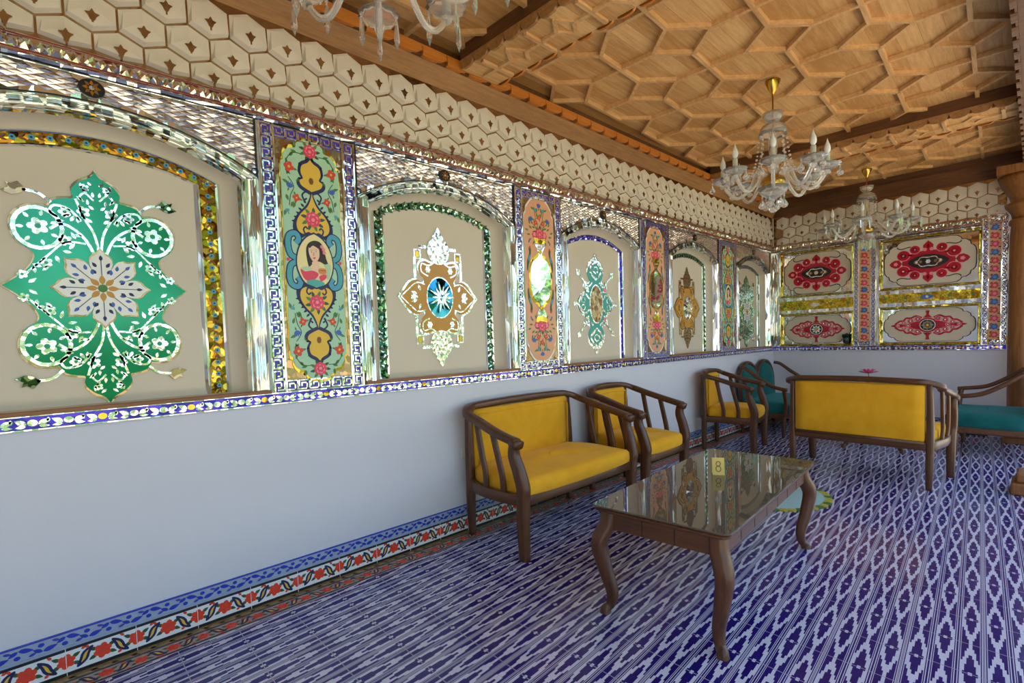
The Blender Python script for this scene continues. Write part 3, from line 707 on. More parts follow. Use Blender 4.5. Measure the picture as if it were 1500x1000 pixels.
def keyframe(t, hw, z0, z1, wd=.062):
    b = MB()
    b.poly([(-hw, z0), (hw, z0), (hw, z0+wd), (-hw, z0+wd)], M['navyp'], 0, .008); b.poly([(-hw, z1-wd), (hw, z1-wd), (hw, z1), (-hw, z1)], M['navyp'], 0, .008)
    for s_ in (1, -1): b.poly([(s_*hw, z0+wd), (s_*(hw-wd), z0+wd), (s_*(hw-wd), z1-wd), (s_*hw, z1-wd)], M['navyp'], 0, .008)
    for s_ in (1, -1): keyband(b, (s_*(hw-wd/2), z0), (s_*(hw-wd/2), z1), wd, s_ < 0)
    keyband(b, (-hw+wd, z0+wd/2), (hw-wd, z0+wd/2), wd); keyband(b, (-hw+wd, z1-wd/2), (hw-wd, z1-wd/2), wd, True)
    for q in (hw+.006, hw-wd-.004):
        for s_ in (1, -1): b.seg((s_*q, z0), (s_*q, z1), .010, M['strip'], 0, .014)
    return b.build('key_border', t)
def peony(b, S, x, y, r, n0, n1, col='rose'):
    for k in range(9): b.poly(S(leafp(x+r*.75*math.cos(k*.7), y+r*.7*math.sin(k*.7), r*.85, r*.42, k*.7+.2)), M['leaf'] if k % 2 else M['dleaf'], n0, n1)
    b.poly(S(rosette(x, y, r, 8, .18, 4)), M[col], n0, n1+.0006); b.poly(S(rosette(x, y+r*.06, r*.68, 6, .22, 4, .3)), M['roseh'], n0, n1+.0009)
    b.poly(S(rosette(x, y, r*.58, 6, .22, 4)), M[col], n0, n1+.0012); b.poly(S(rosette(x, y-r*.05, r*.24, 5, .22, 3)), M['roseh'], n0, n1+.0015)
def redflower(b, S, x, y, r, n0, n1, col='red', ctr='yel'):
    b.poly(S(rosette(x, y, r, 4, .38, 6, .3)), M[col], n0, n1+.0006); b.poly(S(circ(x, y, r*.25, None, 7)), M[ctr], n0, n1+.001)
    for k in (1.2, 3.4, 5.0): b.poly(S(leafp(x+r*.7*math.cos(k), y+r*.7*math.sin(k), r*.9, r*.4, k)), M['leaf'], n0, n1)
def bluebell(b, S, x, y, r, n0, n1, a=PI/2, col='blue'):
    for g in (-.7, -.35, 0, .35, .7): b.poly(S(leafp(x, y, r*1.5, r*.5, a+g)), M[col], n0, n1+.0006+.0002*g)
    b.poly(S(leafp(x, y, r*.9, r*.35, a+PI)), M['leaf'], n0, n1)
def pil_mint(yc, label, sx=1.0):
    t = thing('painted_pilaster', label, 'painted panel', (0, yc, 0), PI/2, 'mint painted pilasters'); t.scale = (sx, 1, 1)
    keyframe(t, .265, 1.155, 2.615)
    b = MB(); b.poly([(-.203, 1.217), (.203, 1.217), (.203, 2.553), (-.203, 2.553)], M['bronze'], 0, .004); b.build('mirror_ground', t)
    S = lambda p: [(u, v+1.890) for u, v in p]; n0 = .012; n1 = .0135
    e = [(0, .680), (.045, .676), (.075, .655), (.085, .628), (.125, .615), (.150, .580), (.152, .548), (.165, .54), (.168, .50)]
    out = mir4([*spline(e, 3), (.168, 0)])
    b = MB(); b.poly(S(scl(out, 1.03)), M['goldm'], .004, .009); b.poly(S(out), M['mint'], .009, .012); bd = b.build('painted_board', t)
    b = MB()
    for s_ in (1, -1):
        X = lambda p: S([(u, s_*v) for u, v in p])
        # black and yellow scroll cartouches
        up = [(0, .575), (.018, .555), (.050, .535), (.058, .495), (.046, .465), (.066, .450), (.058, .425), (.030, .408), (0, .395)]
        b.poly(X(mir2(spline(scl(up, 1.26, 0, .48), 3))), M['navy'], n0, n1); b.poly(X(mir2(spline(up, 3))), M['yel'], n0, n1+.0005)
        b.poly(X(circ(0, .455, .014, .02, 8)), M['brown'], n0, n1+.001)
        lo = [(0, .385), (.010, .345), (.030, .305), (.070, .262), (.094, .215), (.090, .170), (.060, .150), (.030, .165), (0, .150)]
        b.poly(X(mir2(spline(scl(lo, 1.22, 0, .26), 3))), M['navy'], n0, n1); b.poly(X(mir2(spline(lo, 3))), M['yel'], n0, n1+.0005)
        for s2 in (1, -1):
            Y = lambda p: X([(s2*u, v) for u, v in p])
            b.ribbon(Y(spline([(.005, .385), (.035, .39), (.055, .37), (.045, .345), (.030, .355)], 4)), .009, M['navy'], n0, n1+.0006)
            b.ribbon(Y(spline([(.02, .150), (.045, .150), (.058, .175), (.045, .192), (.034, .180)], 4)), .009, M['navy'], n0, n1+.001)
            for i in range(6): b.poly(Y(leafp(.035+i*.0125, .325-i*.022, .026, .013, .9-.15*i)), M['navy'], n0, n1)
            for i in range(3): b.poly(Y(leafp(.055, .53-i*.035, .022, .012, .9-.4*i)), M['navy'], n0, n1)
            b.ribbon(Y(spline([(.05, .60), (.10, .595), (.135, .55), (.14, .49)], 4)), .004, M['dleaf'], n0, n1)
            b.ribbon(Y(spline([(.13, .46), (.10, .41), (.12, .36), (.13, .30)], 4)), .004, M['dleaf'], n0, n1)
            for (x, y, a) in ((.075, .60, .3), (.115, .575, 2.2), (.14, .50, 4.), (.085, .44, 2.4), (.145, .36, 4.4), (.11, .29, 2.), (.15, .275, 5.), (.085, .625, 1.5), (.13, .425, .4), (.105, .325, 5.2)): b.poly(Y(leafp(x, y, .036, .016, a)), M['leaf'], n0, n1)
            redflower(b, Y, .122, .515, .030, n0, n1); redflower(b, Y, .088, .348, .023, n0, n1); bluebell(b, Y, .128, .398, .024, n0, n1, 1.9)
            bluebell(b, Y, .138, .262, .014, n0, n1, 1.2, 'lblue')
            # turquoise scrolls beside the portrait
            sc_ = spline([(.105, .01), (.138, .03), (.150, .085), (.140, .135), (.105, .150), (.088, .120), (.105, .095)], 4)
            b.ribbon(Y(sc_), .040, M['navy'], n0, n1); b.ribbon(Y(sc_), .028, M['lblue'], n0, n1+.0006); b.ribbon(Y(sc_[:14]), .010, M['tealp'], n0, n1+.001)
        peony(b, X, 0, .622, .040, n0, n1); peony(b, X, 0, .238, .046, n0, n1+.0006)
    for s2 in (1, -1): b.poly(S(circ(s2*.152, 0, .010, None, 8)), M['rose'], n0, n1+.001)
    b.build('flower_painting', bd)
    # portrait in an oval
    egg = mir2(spline([(0, .155), (.045, .130), (.085, .075), (.104, 0), (.096, -.065), (.062, -.125), (.0, -.150)], 4))
    b = MB(); b.poly(S(scl(egg, 1.07)), M['navy'], n0, .0150); b.poly(S(egg), M['pyel'], .0150, .0156)
    z = [.0156]
    def lay(pts, m): z[0] += .00035; b.poly(S(pts), M[m], .0150, z[0])
    lay(spline([(-.035, .100), (.0, .118), (.035, .110), (.055, .075), (.066, .02), (.078, -.02), (.05, -.012), (.02, 0), (-.02, -.02), (-.038, -.035), (-.048, .01), (-.050, .065)], 3, True), 'hair')
    lay(spline([(-.018, -.005), (.022, 0), (.024, -.028), (.062, -.038), (.080, -.065), (.060, -.10), (.02, -.105), (-.03, -.09), (-.075, -.055), (-.055, -.035), (-.02, -.03)], 3, True), 'skin')
    lay(spline([(-.088, -.05), (-.06, -.062), (-.02, -.055), (.015, -.07), (.0, -.098), (-.04, -.118), (-.072, -.098)], 3, True), 'rose')
    lay(spline([(.02, -.085), (.055, -.072), (.062, -.09), (.03, -.115)], 3, True), 'rose')
    lay(spline([(.018, -.042), (.058, -.04), (.060, -.068), (.022, -.070)], 3, True), 'ochre'); lay([(.02, -.048), (.057, -.046), (.058, -.053), (.021, -.055)], 'red')
    lay(spline([(-.055, -.118), (-.01, -.104), (.04, -.118), (.045, -.134), (.0, -.147), (-.04, -.137)], 3, True), 'tealp')
    lay(spline([(.052, -.02), (.085, -.01), (.092, -.05), (.075, -.10), (.062, -.075), (.07, -.045)], 3, True), 'mint')
    lay(spline([(-.088, -.045), (-.055, -.035), (-.02, -.045), (-.045, -.055)], 3, True), 'mint')
    lay(spline([(-.034, .080), (-.012, .098), (.018, .085), (.026, .05), (.020, .015), (-.004, -.008), (-.024, .012), (-.036, .045)], 3, True), 'skin')
    lay(spline([(-.034, .085), (-.012, .102), (.02, .092), (.03, .062), (.022, .072), (-.010, .088), (-.03, .072)], 3, True), 'hair')
    for x, y in ((-.022, .050), (.006, .055)):
        lay(circ(x, y, .0065, .0035, 8), 'white'); lay(circ(x, y, .0032, None, 7), 'hair'); lay([(x-.008, y+.009), (x, y+.012), (x+.008, y+.010), (x, y+.0105)], 'hair')
    lay([(-.010, .048), (-.0065, .048), (-.006, .030), (-.012, .029)], 'roseh'); lay(spline([(-.013, .018), (-.007, .021), (.001, .019), (-.006, .012)], 3, True), 'rose')
    for (x, y) in ((.040, .086), (.050, .070), (.054, .052)): lay(rosette(x, y, .011, 5, .3, 3), 'roseh')
    b.build('portrait', bd)
    return t
def pil_peach(yc, label, sx=1.0):
    t = thing('painted_pilaster', label, 'painted panel', (0, yc, 0), PI/2, 'peach painted pilasters'); t.scale = (sx, 1, 1)
    keyframe(t, .265, 1.155, 2.615)
    b = MB(); b.poly([(-.203, 1.217), (.203, 1.217), (.203, 2.553), (-.203, 2.553)], M['bronze'], 0, .004); b.build('mirror_ground', t)
    S = lambda p: [(u, v+1.890) for u, v in p]; n0 = .012; n1 = .0135
    e = [(0, .675), (.06, .668), (.10, .640), (.125, .612), (.148, .58), (.152, .545), (.170, .52), (.174, .47)]
    out = mir4([*spline(e, 3), (.174, 0)])
    b = MB(); b.poly(S(scl(out, 1.03)), M['white'], .004, .009); b.poly(S(out), M['peach'], .009, .012); bd = b.build('painted_board', t)
    b = MB()
    for s_ in (1, -1):
        X = lambda p: S([(u, s_*v) for u, v in p])
        for s2 in (1, -1):
            Y = lambda p: X([(s2*u, v) for u, v in p])
            b.ribbon(Y(spline([(.0, .40), (.03, .47), (.05, .55), (.06, .60)], 4)), .004, M['dleaf'], n0, n1)
            b.ribbon(Y(spline([(.0, .42), (.06, .45), (.10, .49)], 4)), .004, M['dleaf'], n0, n1)
            for (x, y, a) in ((.02, .46, 1.), (.05, .43, .2), (.09, .42, .6), (.11, .37, .0), (.10, .34, -.7), (.06, .49, .5), (.03, .56, 1.8), (.06, .58, .4), (.11, .455, 1.2), (.02, .52, 1.3), (.06, .325, -1.), (.13, .40, .3)): b.poly(Y(leafp(x, y, .040, .016, a)), M['leaf'], n0, n1)
            bluebell(b, Y, .095, .480, .028, n0, n1, 1.2); redflower(b, Y, .045, .475, .022, n0, n1)
            bluebell(b, Y, .04, .565, .020, n0, n1, 1.1, 'lblue')
            b.poly(Y(rosette(.055, .375, .034, 7, .2, 4)), M['rose'], n0, n1+.0006)
            b.poly(Y(rosette(.058, .378, .020, 6, .25, 3)), M['roseh'], n0, n1+.001)
            # slim green bird, head up, tail along the mirror
            bird = spline([(.118, .275), (.132, .255), (.128, .215), (.150, .165), (.158, .10), (.150, .07), (.138, .12), (.120, .175), (.108, .225), (.110, .262)], 3, True)
            b.poly(Y(bird), M['dleaf'], n0, n1+.0008); b.poly(Y(leafp(.140, .15, .06, .022, 1.9)), M['lblue'], n0, n1+.0012); b.poly(Y(circ(.120, .262, .010, None, 8)), M['red'], n0, n1+.0012)
            b.poly(Y(leafp(.128, .30, .03, .012, 1.8)), M['blue'], n0, n1+.0008); b.poly(Y(leafp(.14, .055, .05, .014, -1.7)), M['roseh'], n0, n1+.0006)
        peony(b, X, 0, .382, .050, n0, n1+.0006); bluebell(b, X, 0, .60, .026, n0, n1, PI/2); redflower(b, X, 0, .52, .022, n0, n1)
    b.build('flower_painting', bd)
    vase = mir4(spline([(0, .290), (.06, .335), (.062, .31), (.030, .255), (.018, .225), (.040, .195), (.085, .170), (.120, .105), (.132, 0)], 4))
    neck = mir4(spline([(0, .318), (.055, .330), (.060, .305), (.030, .255), (.020, .225), (.045, .195), (.092, .165), (.122, .100), (.132, 0)], 4))
    b = MB(); wav = [(u*(1+.03*math.sin(i*1.3)), v*(1+.012*math.sin(i*1.7))) for i, (u, v) in enumerate(neck)]
    b.poly(S(scl(wav, 1.07)), M['goldm'], n0, .0150); b.poly(S(scl(neck, .93)), M['plainm'], .0150, .0165)
    for s_ in (1, -1): b.poly(S(rosette(0, s_*.235, .022, 4, .3, 4)), M['goldm'], .0150, .0185)
    b.build('vase_mirror', bd)
    return t
pil_mint(1.275, 'mint painted pilaster with woman portrait, nearest the camera, next to large green niche')
pil_peach(3.205, 'peach painted pilaster with bright vase mirror behind gap of loveseat and armchair', 1.02)
pil_peach(5.075, 'peach painted pilaster with dim vase mirror between turquoise and grey-eyed niches', 1.03)
pil_mint(6.950, 'slim far mint painted pilaster with small portrait, beside the farthest niche')
# mirrored fillets where niches meet pilasters and the corner
b = MB()
for y0, y1 in ((8.535, L),): b.poly([(y0, 1.15), (y1, 1.15), (y1, 2.62), (y0, 2.62)], M['strip'], -.118, .006, FW)
for y in (8.56, 8.60, 8.64): b.poly([(y-.012, 1.15), (y+.012, 1.15), (y+.008, 2.62), (y-.008, 2.62)], M['strip'], .006, .016, FW)
struct(b.build('trim_corner_mirror'))
# backing between niches so that no gap shows
b = MB()
for yc in (-.66, 1.275, 3.205, 5.075, 6.950): b.box((-.118, yc-.300, 1.10), (-.001, yc+.300, 2.62), M['plaster'])
struct(b.build('trim_pier'))

# ------------------------------------------------------------------ end wall panels
def red_panel(uc, z0, z1, hw, label, low=False):
    t = thing('cartouche_panel', label, 'wall panel', (uc, L, 0), 0, 'red cartouche panels on the end wall')
    zc = (z0+z1)/2; hh = (z1-z0)/2
    R = lambda k, d=0: [(-hw+k, z0+k), (hw-k, z0+k), (hw-k, z1-k), (-hw+k, z1-k)]
    b = MB()
    def ring(k0, n0, k1, n1, m): 
        a, c = R(k0), R(k1); vs = [(u, -n0, v) for u, v in a]+[(u, -n1, v) for u, v in c]; b.add(vs, [(i, (i+1) % 4, 4+(i+1) % 4, 4+i) for i in range(4)], m)
    ring(0, 0, .009, .016, M['strip']); ring(.009, .016, .018, .006, M['strip']); ring(.018, .006, .028, .014, M['yelm']); ring(.028, .014, .040, -.06, M['goldm'] if not low else M['yelm']); b.build('mirror_frame', t)
    b = MB(); b.poly(R(.038), M['plainm'], -.066, -.060); b.build('mirror_ground', t)
    w2, h2 = hw-.058, hh-.052; r = min(.115, h2*.46)
    q = [(0, h2), (w2-2*r, h2), (w2-1.6*r, h2-.07*r), (w2-1.3*r, h2-.28*r), (w2-1.2*r, h2-.52*r), (w2-.85*r, h2-.56*r), (w2-.52*r, h2-.82*r), (w2-.44*r, h2-1.18*r), (w2-.26*r, h2-1.24*r), (w2-.06*r, h2-1.55*r), (w2, h2-2*r), (w2, 0)]
    S = lambda p: [(u, v+zc) for u, v in p]; out = mir4(q)
    b = MB(); b.poly(S(scl(out, 1.02)), M['black'], -.060, -.056); b.poly(S(scl(out, .995)), M['cream'], -.056, -.053); cp = b.build('cream_cartouche', t)
    b = MB(); n0, n1 = -.053, -.049; rb, wn, sv = M['ruby'], M['wine'], M['silver']
    if not low:
        a_, c_ = .405*hw/.515, .275
        core = [(.27*hw/.515*math.cos(x), .150*math.sin(x)) for x in [2*PI*i/30 for i in range(30)]]
        b.poly(S(core), rb, n0, n1)
        for s1 in (1, -1):
            for s2 in (1, -1):
                X = lambda p: S([(s1*u*hw/.515, s2*v) for u, v in p])
                for (x, y, rr) in ((.255, .105, .066), (.135, .170, .052)):
                    b.poly(X(circ(x, y, rr*1.12, rr*1.12, 18)), M['roseh'], n0, n1+.0003); b.poly(X(circ(x, y, rr, rr, 18)), rb, n0, n1+.0010); b.poly(X(rosette(x, y, rr*.5, 6, .3, 4)), M['wine'], n0, n1+.0016); b.poly(X(circ(x, y, rr*.2, None, 7)), sv, n0, n1+.0022)
                b.ribbon(X(spline([(.15, .205), (.20, .212), (.27, .195), (.315, .21), (.318, .228)], 4)), .012, M['black'], n0, n1)
                b.poly(X(circ(.035, .16, .022, None, 10)), M['roseh'], n0, n1+.002); b.poly(X(leafp(.16, .10, .06, .028, .2)), wn, n0, n1+.0014)
            b.poly(S([(s1*u*hw/.515, v) for u, v in [(.27, 0), (.30, .05), (.345, .055), (.385, .03), (.405, 0), (.385, -.03), (.345, -.055), (.30, -.05)]]), rb, n0, n1+.0006); b.poly(S(rosette(s1*.335*hw/.515, 0, .026, 5, .3, 4)), M['roseh'], n0, n1+.0016)
            b.poly(S([(u, s1*v) for u, v in mir2([(0, .275), (.03, .245), (.055, .215), (.05, .17), (.03, .14)])]), rb, n0, n1+.0012); b.poly(S(leafp(0, s1*.17, .07, .03, s1*PI/2)), wn, n0, n1+.0018)
        b.build('red_medallion', cp)
        b = MB(); k = hw/.515
        b.poly(S([(.185*k*math.cos(x)*(1+.12*abs(math.cos(x))**6), .092*math.sin(x)) for x in [2*PI*i/28 for i in range(28)]]), M['black'], n0, n1+.003)
        b.ribbon(S([(.125*k*math.cos(x)*(1+.12*math.cos(6*x)), .06*math.sin(x)*(1+.12*math.cos(6*x))) for x in [2*PI*i/36 for i in range(36)]]), .012, sv, n0, n1+.005, True)
        b.poly(S(rosette(0, 0, .030, 6, .35, 4)), sv, n0, n1+.006)
        for s1 in (1, -1): b.poly(S(rosette(s1*.075*k, 0, .020, 5, .35, 4)), M['bronze'], n0, n1+.005); b.poly(S(leafp(s1*.10*k, 0, .05, .02, 0 if s1 > 0 else PI)), sv, n0, n1+.005)
        b.build('dark_eye', cp)
    else:
        k = hw/.515
        for s1 in (1, -1):
            b.poly(S([(s1*u*k, v) for u, v in spline([(.0, .06), (.12, .05), (.22, .022), (.30, .025), (.35, .015), (.385, 0), (.35, -.015), (.30, -.025), (.22, -.022), (.12, -.05), (0, -.06)], 3)]), rb, n0, n1)
            for s2 in (1, -1): b.ribbon(S([(s1*u*k, s2*v) for u, v in spline([(.06, .10), (.12, .125), (.17, .10), (.22, .10), (.25, .065), (.29, .06), (.34, .02)], 4)]), .022, rb, n0, n1)
            for (x, y, rr) in ((.10, .085, .036), (.175, .06, .034), (.10, -.085, .036), (.175, -.06, .034), (.245, .035, .026), (.245, -.035, .026), (.20, 0, .028), (.31, 0, .024)):
                b.poly(S([(s1*u*k, v) for u, v in circ(x, y, rr, rr, 12)]), rb, n0, n1+.0008); b.ribbon(S([(s1*u*k, v) for u, v in circ(x, y, rr*.8, rr*.8, 12)]), .007, M['roseh'], n0, n1+.0016, True); b.poly(S([(s1*u*k, v) for u, v in rosette(x, y, rr*.38, 5, .3, 3)]), sv, n0, n1+.0018)
            b.poly(S([(u, s1*v) for u, v in mir2([(0, .195), (.022, .19), (.016, .165), (.014, .14), (.03, .12), (.05, .10)])]), rb, n0, n1+.0010)
        b.build('red_medallion', cp)
        b = MB(); b.poly(S(circ(0, 0, .105, .098, 24)), rb, n0, n1+.002); b.poly(S(circ(0, 0, .088, .082, 24)), M['black'], n0, n1+.003)
        b.ribbon(S(circ(0, 0, .080, .075, 24)), .008, sv, n0, n1+.004, True)
        for i in range(8): b.poly(S(leafp(0, 0, .068, .030, i*PI/4)), M['silver'] if uc < 1 else M['bronze'], n0, n1+.005); b.poly(S(circ(.045*math.cos(i*PI/4+.39), .043*math.sin(i*PI/4+.39), .008, None, 6)), M['lblue'], n0, n1+.0055)
        b.poly(S(circ(0, 0, .016, None, 10)), M['yel'], n0, n1+.0065); b.build('round_rosette', cp)
    return t
red_panel(.600, 1.905, 2.605, .500, 'upper left red medallion panel on the end wall, dark oval eye')
red_panel(1.915, 1.905, 2.605, .530, 'upper right red medallion panel on the end wall, larger dark oval eye')
red_panel(.600, 1.152, 1.660, .500, 'lower left red medallion panel on the end wall, pale blue round rosette', True)
red_panel(1.915, 1.152, 1.680, .530, 'lower right red medallion panel on the end wall, dark round rosette', True)
def yellow_band(uc, hw, z0, z1, label, eye):
    t = thing('mirror_band', label, 'mirror panel', (uc, L, 0), 0, 'yellow mirror bands on the end wall')
    b = MB(); b.poly([(-hw, z0), (hw, z0), (hw, z1), (-hw, z1)], M['strip'], 0, .008); b.build('mirror_frame', t)
    b = MB(); b.poly([(-hw+.01, z0+.04), (hw-.01, z0+.04), (hw-.01, z1-.04), (-hw+.01, z1-.04)], M['yelm'], .008, .014); y = b.build('yellow_glass', t)
    b = MB(); zc = (z0+z1)/2
    for i in range(9):
        u = -hw+.08+i*(2*hw-.16)/8
        if abs(u) < .06: continue
        b.poly(rosette(u, zc, .022, 6, .4, 3), M['goldm'] if i % 2 else M['leaf'], .014, .018)
        for g in (.6, -.6, 2.5, 3.8): b.poly(leafp(u+.02*math.cos(g), zc+.02*math.sin(g), .035, .012, g), M['ochre'], .014, .017)
    b.poly(circ(0, zc, .065, .030, 20), M[eye], .014, .020); b.poly(rosette(0, zc, .018, 6, .3, 3), M['silver'], .020, .022); b.build('flower_ornament', y)
yellow_band(.600, .500, 1.668, 1.890, 'left yellow mirror band between the two left red panels', 'silver')
yellow_band(1.915, .530, 1.690, 1.890, 'right yellow mirror band with blue oval between the two right red panels', 'blue')
def rose_pil(uc, hw, label, dim):
    t = thing('rose_pilaster', label, 'painted panel', (uc, L, 0), 0, 'rose pilasters on the end wall')
    keyframe(t, hw, 1.155, 2.64 if dim else 2.70, .045)
    zt = 2.64 if dim else 2.70
    iw = hw-.052
    b = MB(); b.poly([(-iw, 1.21), (iw, 1.21), (iw, zt-.05), (-iw, zt-.05)], M['peach'], .004, .010); bd = b.build('painted_board', t)
    b = MB(); S = lambda p: p; n = 14; r = min(.040, iw*.82)
    for i in range(n):
        z = 1.27+i*(zt-.12-1.27)/(n-1); col = ('red', 'blue', 'rose')[i % 3]
        for k in range(5): b.poly(leafp(.6*r*math.cos(k*1.3), z-r+.6*r*math.sin(k*1.3), r*.9, r*.4, k*1.3), M['dleaf'], .010, .0125)
        b.poly(rosette(0, z, r, 7, .25, 4, i), M[col], .010, .0135); b.poly(rosette(0, z, r*.45, 5, .25, 3), M['roseh'] if col != 'blue' else M['lblue'], .010, .0142)
    b.build('rose_painting', bd)
rose_pil(1.223, .120, 'narrow rose pilaster between left and right red panels of the end wall', True)
rose_pil(2.562, .108, 'narrow rose pilaster at the right end of the end wall, beside wooden column', False)
b = MB()
b.poly([(0, 1.15), (2.67, 1.15), (2.67, 2.66), (0, 2.66)], M['strip'], -.10, -.068, FB)
for u0, u1 in ((0, .10), (1.10, 1.105), (1.34, 1.385), (2.445, 2.456)): b.poly([(u0, 1.15), (u1, 1.15), (u1, 2.62), (u0, 2.62)], M['strip'], -.068, .004, FB)
for u0, u1, z0, z1 in ((.10, 1.10, 2.605, 2.62), (1.385, 2.445, 2.605, 2.62), (.10, 1.10, 1.65, 1.668), (1.385, 2.445, 1.67, 1.69), (.1, 1.1, 1.89, 1.905), (1.385, 2.445, 1.89, 1.905)): b.poly([(u0, z0), (u1, z0), (u1, z1), (u0, z1)], M['strip'], -.068, .004, FB)
for u in (.02, .05, .08): b.poly([(u-.008, 1.15), (u+.008, 1.15), (u+.006, 2.62), (u-.006, 2.62)], M['strip'], .004, .014, FB)
struct(b.build('trim_end_wall_mirror'))

# ------------------------------------------------------------------ barrel armchairs and loveseats
def post(mb, pts, w, d, mat, k=None):
    mb.sweep(spline(pts, 6), rsec(w, d, .28), mat, True, Vector((0, 1, 0)), k)
def barrel(name, label, cat, loc, rz, wf, wb, dep, group, slats=2, mids=0, zs=1.0):
    """front along +X, wf / wb half widths at the front arms and the back corners"""
    t = thing(name, label, cat, loc, rz, group)
    # top rail: arm tip, back corner, back, other side
    half = [(dep+.01, wf, .755), (dep*.72, wf+.006, .795), (dep*.38, wf-.012, .850), (dep*.14, wb+.055, .890), (.030, wb-.005, .918), (.0, wb-.11, .930)]
    path = spline(half+[(0, 0, .938)]+[(x, -y, z) for x, y, z in half[::-1]], 6)
    b = MB(); b.sweep(path, rsec(.066, .050, .3), M['chairy'], True, Vector((0, 0, 1)), lambda s_: (1, 1))
    for s_ in (1, -1): b.sweep([(dep-.03, s_*wf, .752), (dep+.0, s_*(wf+.002), .748), (dep+.032, s_*(wf+.004), .738)], rsec(.078, .056, .3), M['chairy'], True, Vector((0, 0, 1)), lambda q: .92+.08*q)
    for h in ((.020, .012), (.020, -.012)):
        pass
    b.build('top_rail', t)
    for s_ in (1, -1):
        b = MB(); post(b, [(.02, s_*(wb-.005), 0), (.018, s_*(wb-.002), .20), (.025, s_*wb, .42), (.022, s_*wb, .66), (.015, s_*(wb-.006), .905)], .056, .052, M['chair'], lambda q: .82+.25*math.sin(PI*min(1, q*1.1))); b.build('rear_leg', t)
        b = MB(); post(b, [(dep+.03, s_*(wf-.02), 0), (dep+.025, s_*(wf-.02), .20), (dep+.032, s_*(wf-.018), .40), (dep+.040, s_*(wf-.014), .47), (dep+.012, s_*(wf-.006), .58), (dep-.02, s_*wf, .67), (dep-.012, s_*wf, .745)], .070, .060, M['chair'], lambda q: .74+.42*math.sin(PI*min(1, .15+q*.75))); b.build('front_leg', t)
        for i in range(slats):
            x0 = dep*(.36+.30*i); xt = x0-.02
            def at(tab, x, c):
                for p, q in zip(tab, tab[1:]):
                    if q[0] <= x <= p[0]: return p[c]+(q[c]-p[c])*(p[0]-x)/max(1e-6, p[0]-q[0])
                return tab[-1][c]
            fr_ = [(dep+.025, wf-.035), (dep*.6, wf-.012), (dep*.3, wf-.03), (.07, wb+.008)]
            yb, yt, zt = at(fr_, x0+.05, 1), at(half, xt, 1), at(half, xt, 2)
            b = MB(); post(b, [(x0+.05, s_*yb, .385), (x0+.054, s_*(yb*.6+yt*.4), .50), (x0+.020, s_*(yb*.25+yt*.75), .65), (xt, s_*yt, zt-.008)], .042, .026, M['chair']); b.build('arm_slat', t)
    # seat frame
    fh = [(dep+.025, wf-.035), (dep*.6, wf-.012), (dep*.3, wf-.03), (.07, wb+.008), (.02, wb-.03)]
    pf = spline([(x, y, .375) for x, y in fh]+[(.012, 0, .375)]+[(x, -y, .375) for x, y in fh[::-1]], 4)
    b = MB(); b.sweep(pf, rsec(.036, .075, .2), M['chairy'], True); b.sweep([(dep+.032, y*(wf-.03), .372+.006*abs(y)) for y in (-1, -.6, -.2, .2, .6, 1)], rsec(.036, .064, .25), M['chairy'], True); b.build('seat_frame', t)
    # cushion: ring stack with a bulging front
    b = MB(); oc = spline([(dep+.055, 0), (dep+.052, wf*.5), (dep+.040, wf-.075), (dep-.01, wf-.05), (dep*.5, wf-.045), (dep*.25, wf-.07), (.075, wb-.02), (.045, wb-.08), (.04, 0)], 4)
    full = oc+[(x, -y) for x, y in oc[-2:0:-1]]
    cx = dep*.5
    def ring(k, z, dz=0): return [(cx+(x-cx)*k, y*k if abs(y*k) < abs(y) else y, z+dz*(1-((x-cx)/dep*1.7)**2)) for x, y in full]
    b.loft([ring(.985, .395), ring(1.0, .41), ring(1.012, .445), ring(1.0, .480), ring(.965, .502, .004), ring(.88, .512, .012), ring(.6, .515, .020), ring(.25, .516, .023), ring(.02, .516, .024)], M['yellow'], True, True, True); b.build('seat_cushion', t)
    # upholstered back between the stiles
    b = MB(); hb = wb-.035; rows = []
    for i, z in enumerate((.412, .43, .55, .70, .84, .888, .905)):
        k = .0 if i in (0, 6) else 1; rows.append((z, k))
    def bring(z, k): 
        ys = [hb*q/6 for q in range(-6, 7)]; th = .028+.02*k
        fr_ = [(.012+.004+th*(1 if abs(y) < hb*.97 else .55), y*(1 if k else .985), z) for y in ys]; bk = [(-.002-.010*k*(1 if abs(y) < hb*.97 else .3), y*(1 if k else .985), z) for y in ys[::-1]]
        return fr_+bk
    b.loft([bring(*r_) for r_ in rows], M['yellow'], True, True, True); bk = b.build('back_upholstery', t)
    b = MB(); pp = [(.066, s2*hb*.93, z) for s2, z in ((-1, .50), (-1, .86))]+[(.066, 0, .875)]+[(.066, s2*hb*.93, z) for s2, z in ((1, .86), (1, .50))]
    b.tube([(-1*0+.064, -hb*.955, .45), (.066, -hb*.955, .84), (.066, -hb*.93, .872), (.066, 0, .880), (.066, hb*.93, .872), (.066, hb*.955, .84), (.064, hb*.955, .45)], .006, M['yellow'], 6); b.build('piping', bk)
    b = MB(); b.sweep([(.008, -hb, .402), (.008, hb, .402)], rsec(.04, .028, .2), M['chairy'], True); b.build('back_rail', t)
    return t
barrel('loveseat', 'yellow velvet loveseat with walnut frame against the long wall, nearest the camera', 'sofa', (.075, 2.855, 0), 0, .635, .555, .585, 'yellow barrel seats')
barrel('armchair', 'yellow velvet armchair against the wall, between near loveseat and angled armchair', 'armchair', (.075, 4.015, 0), 0, .350, .280, .585, 'yellow barrel seats')
barrel('armchair', 'farther yellow velvet armchair turned from the wall beside the green settee', 'armchair', (.08, 6.18, 0), math.radians(9), .320, .275, .55, 'yellow barrel seats')
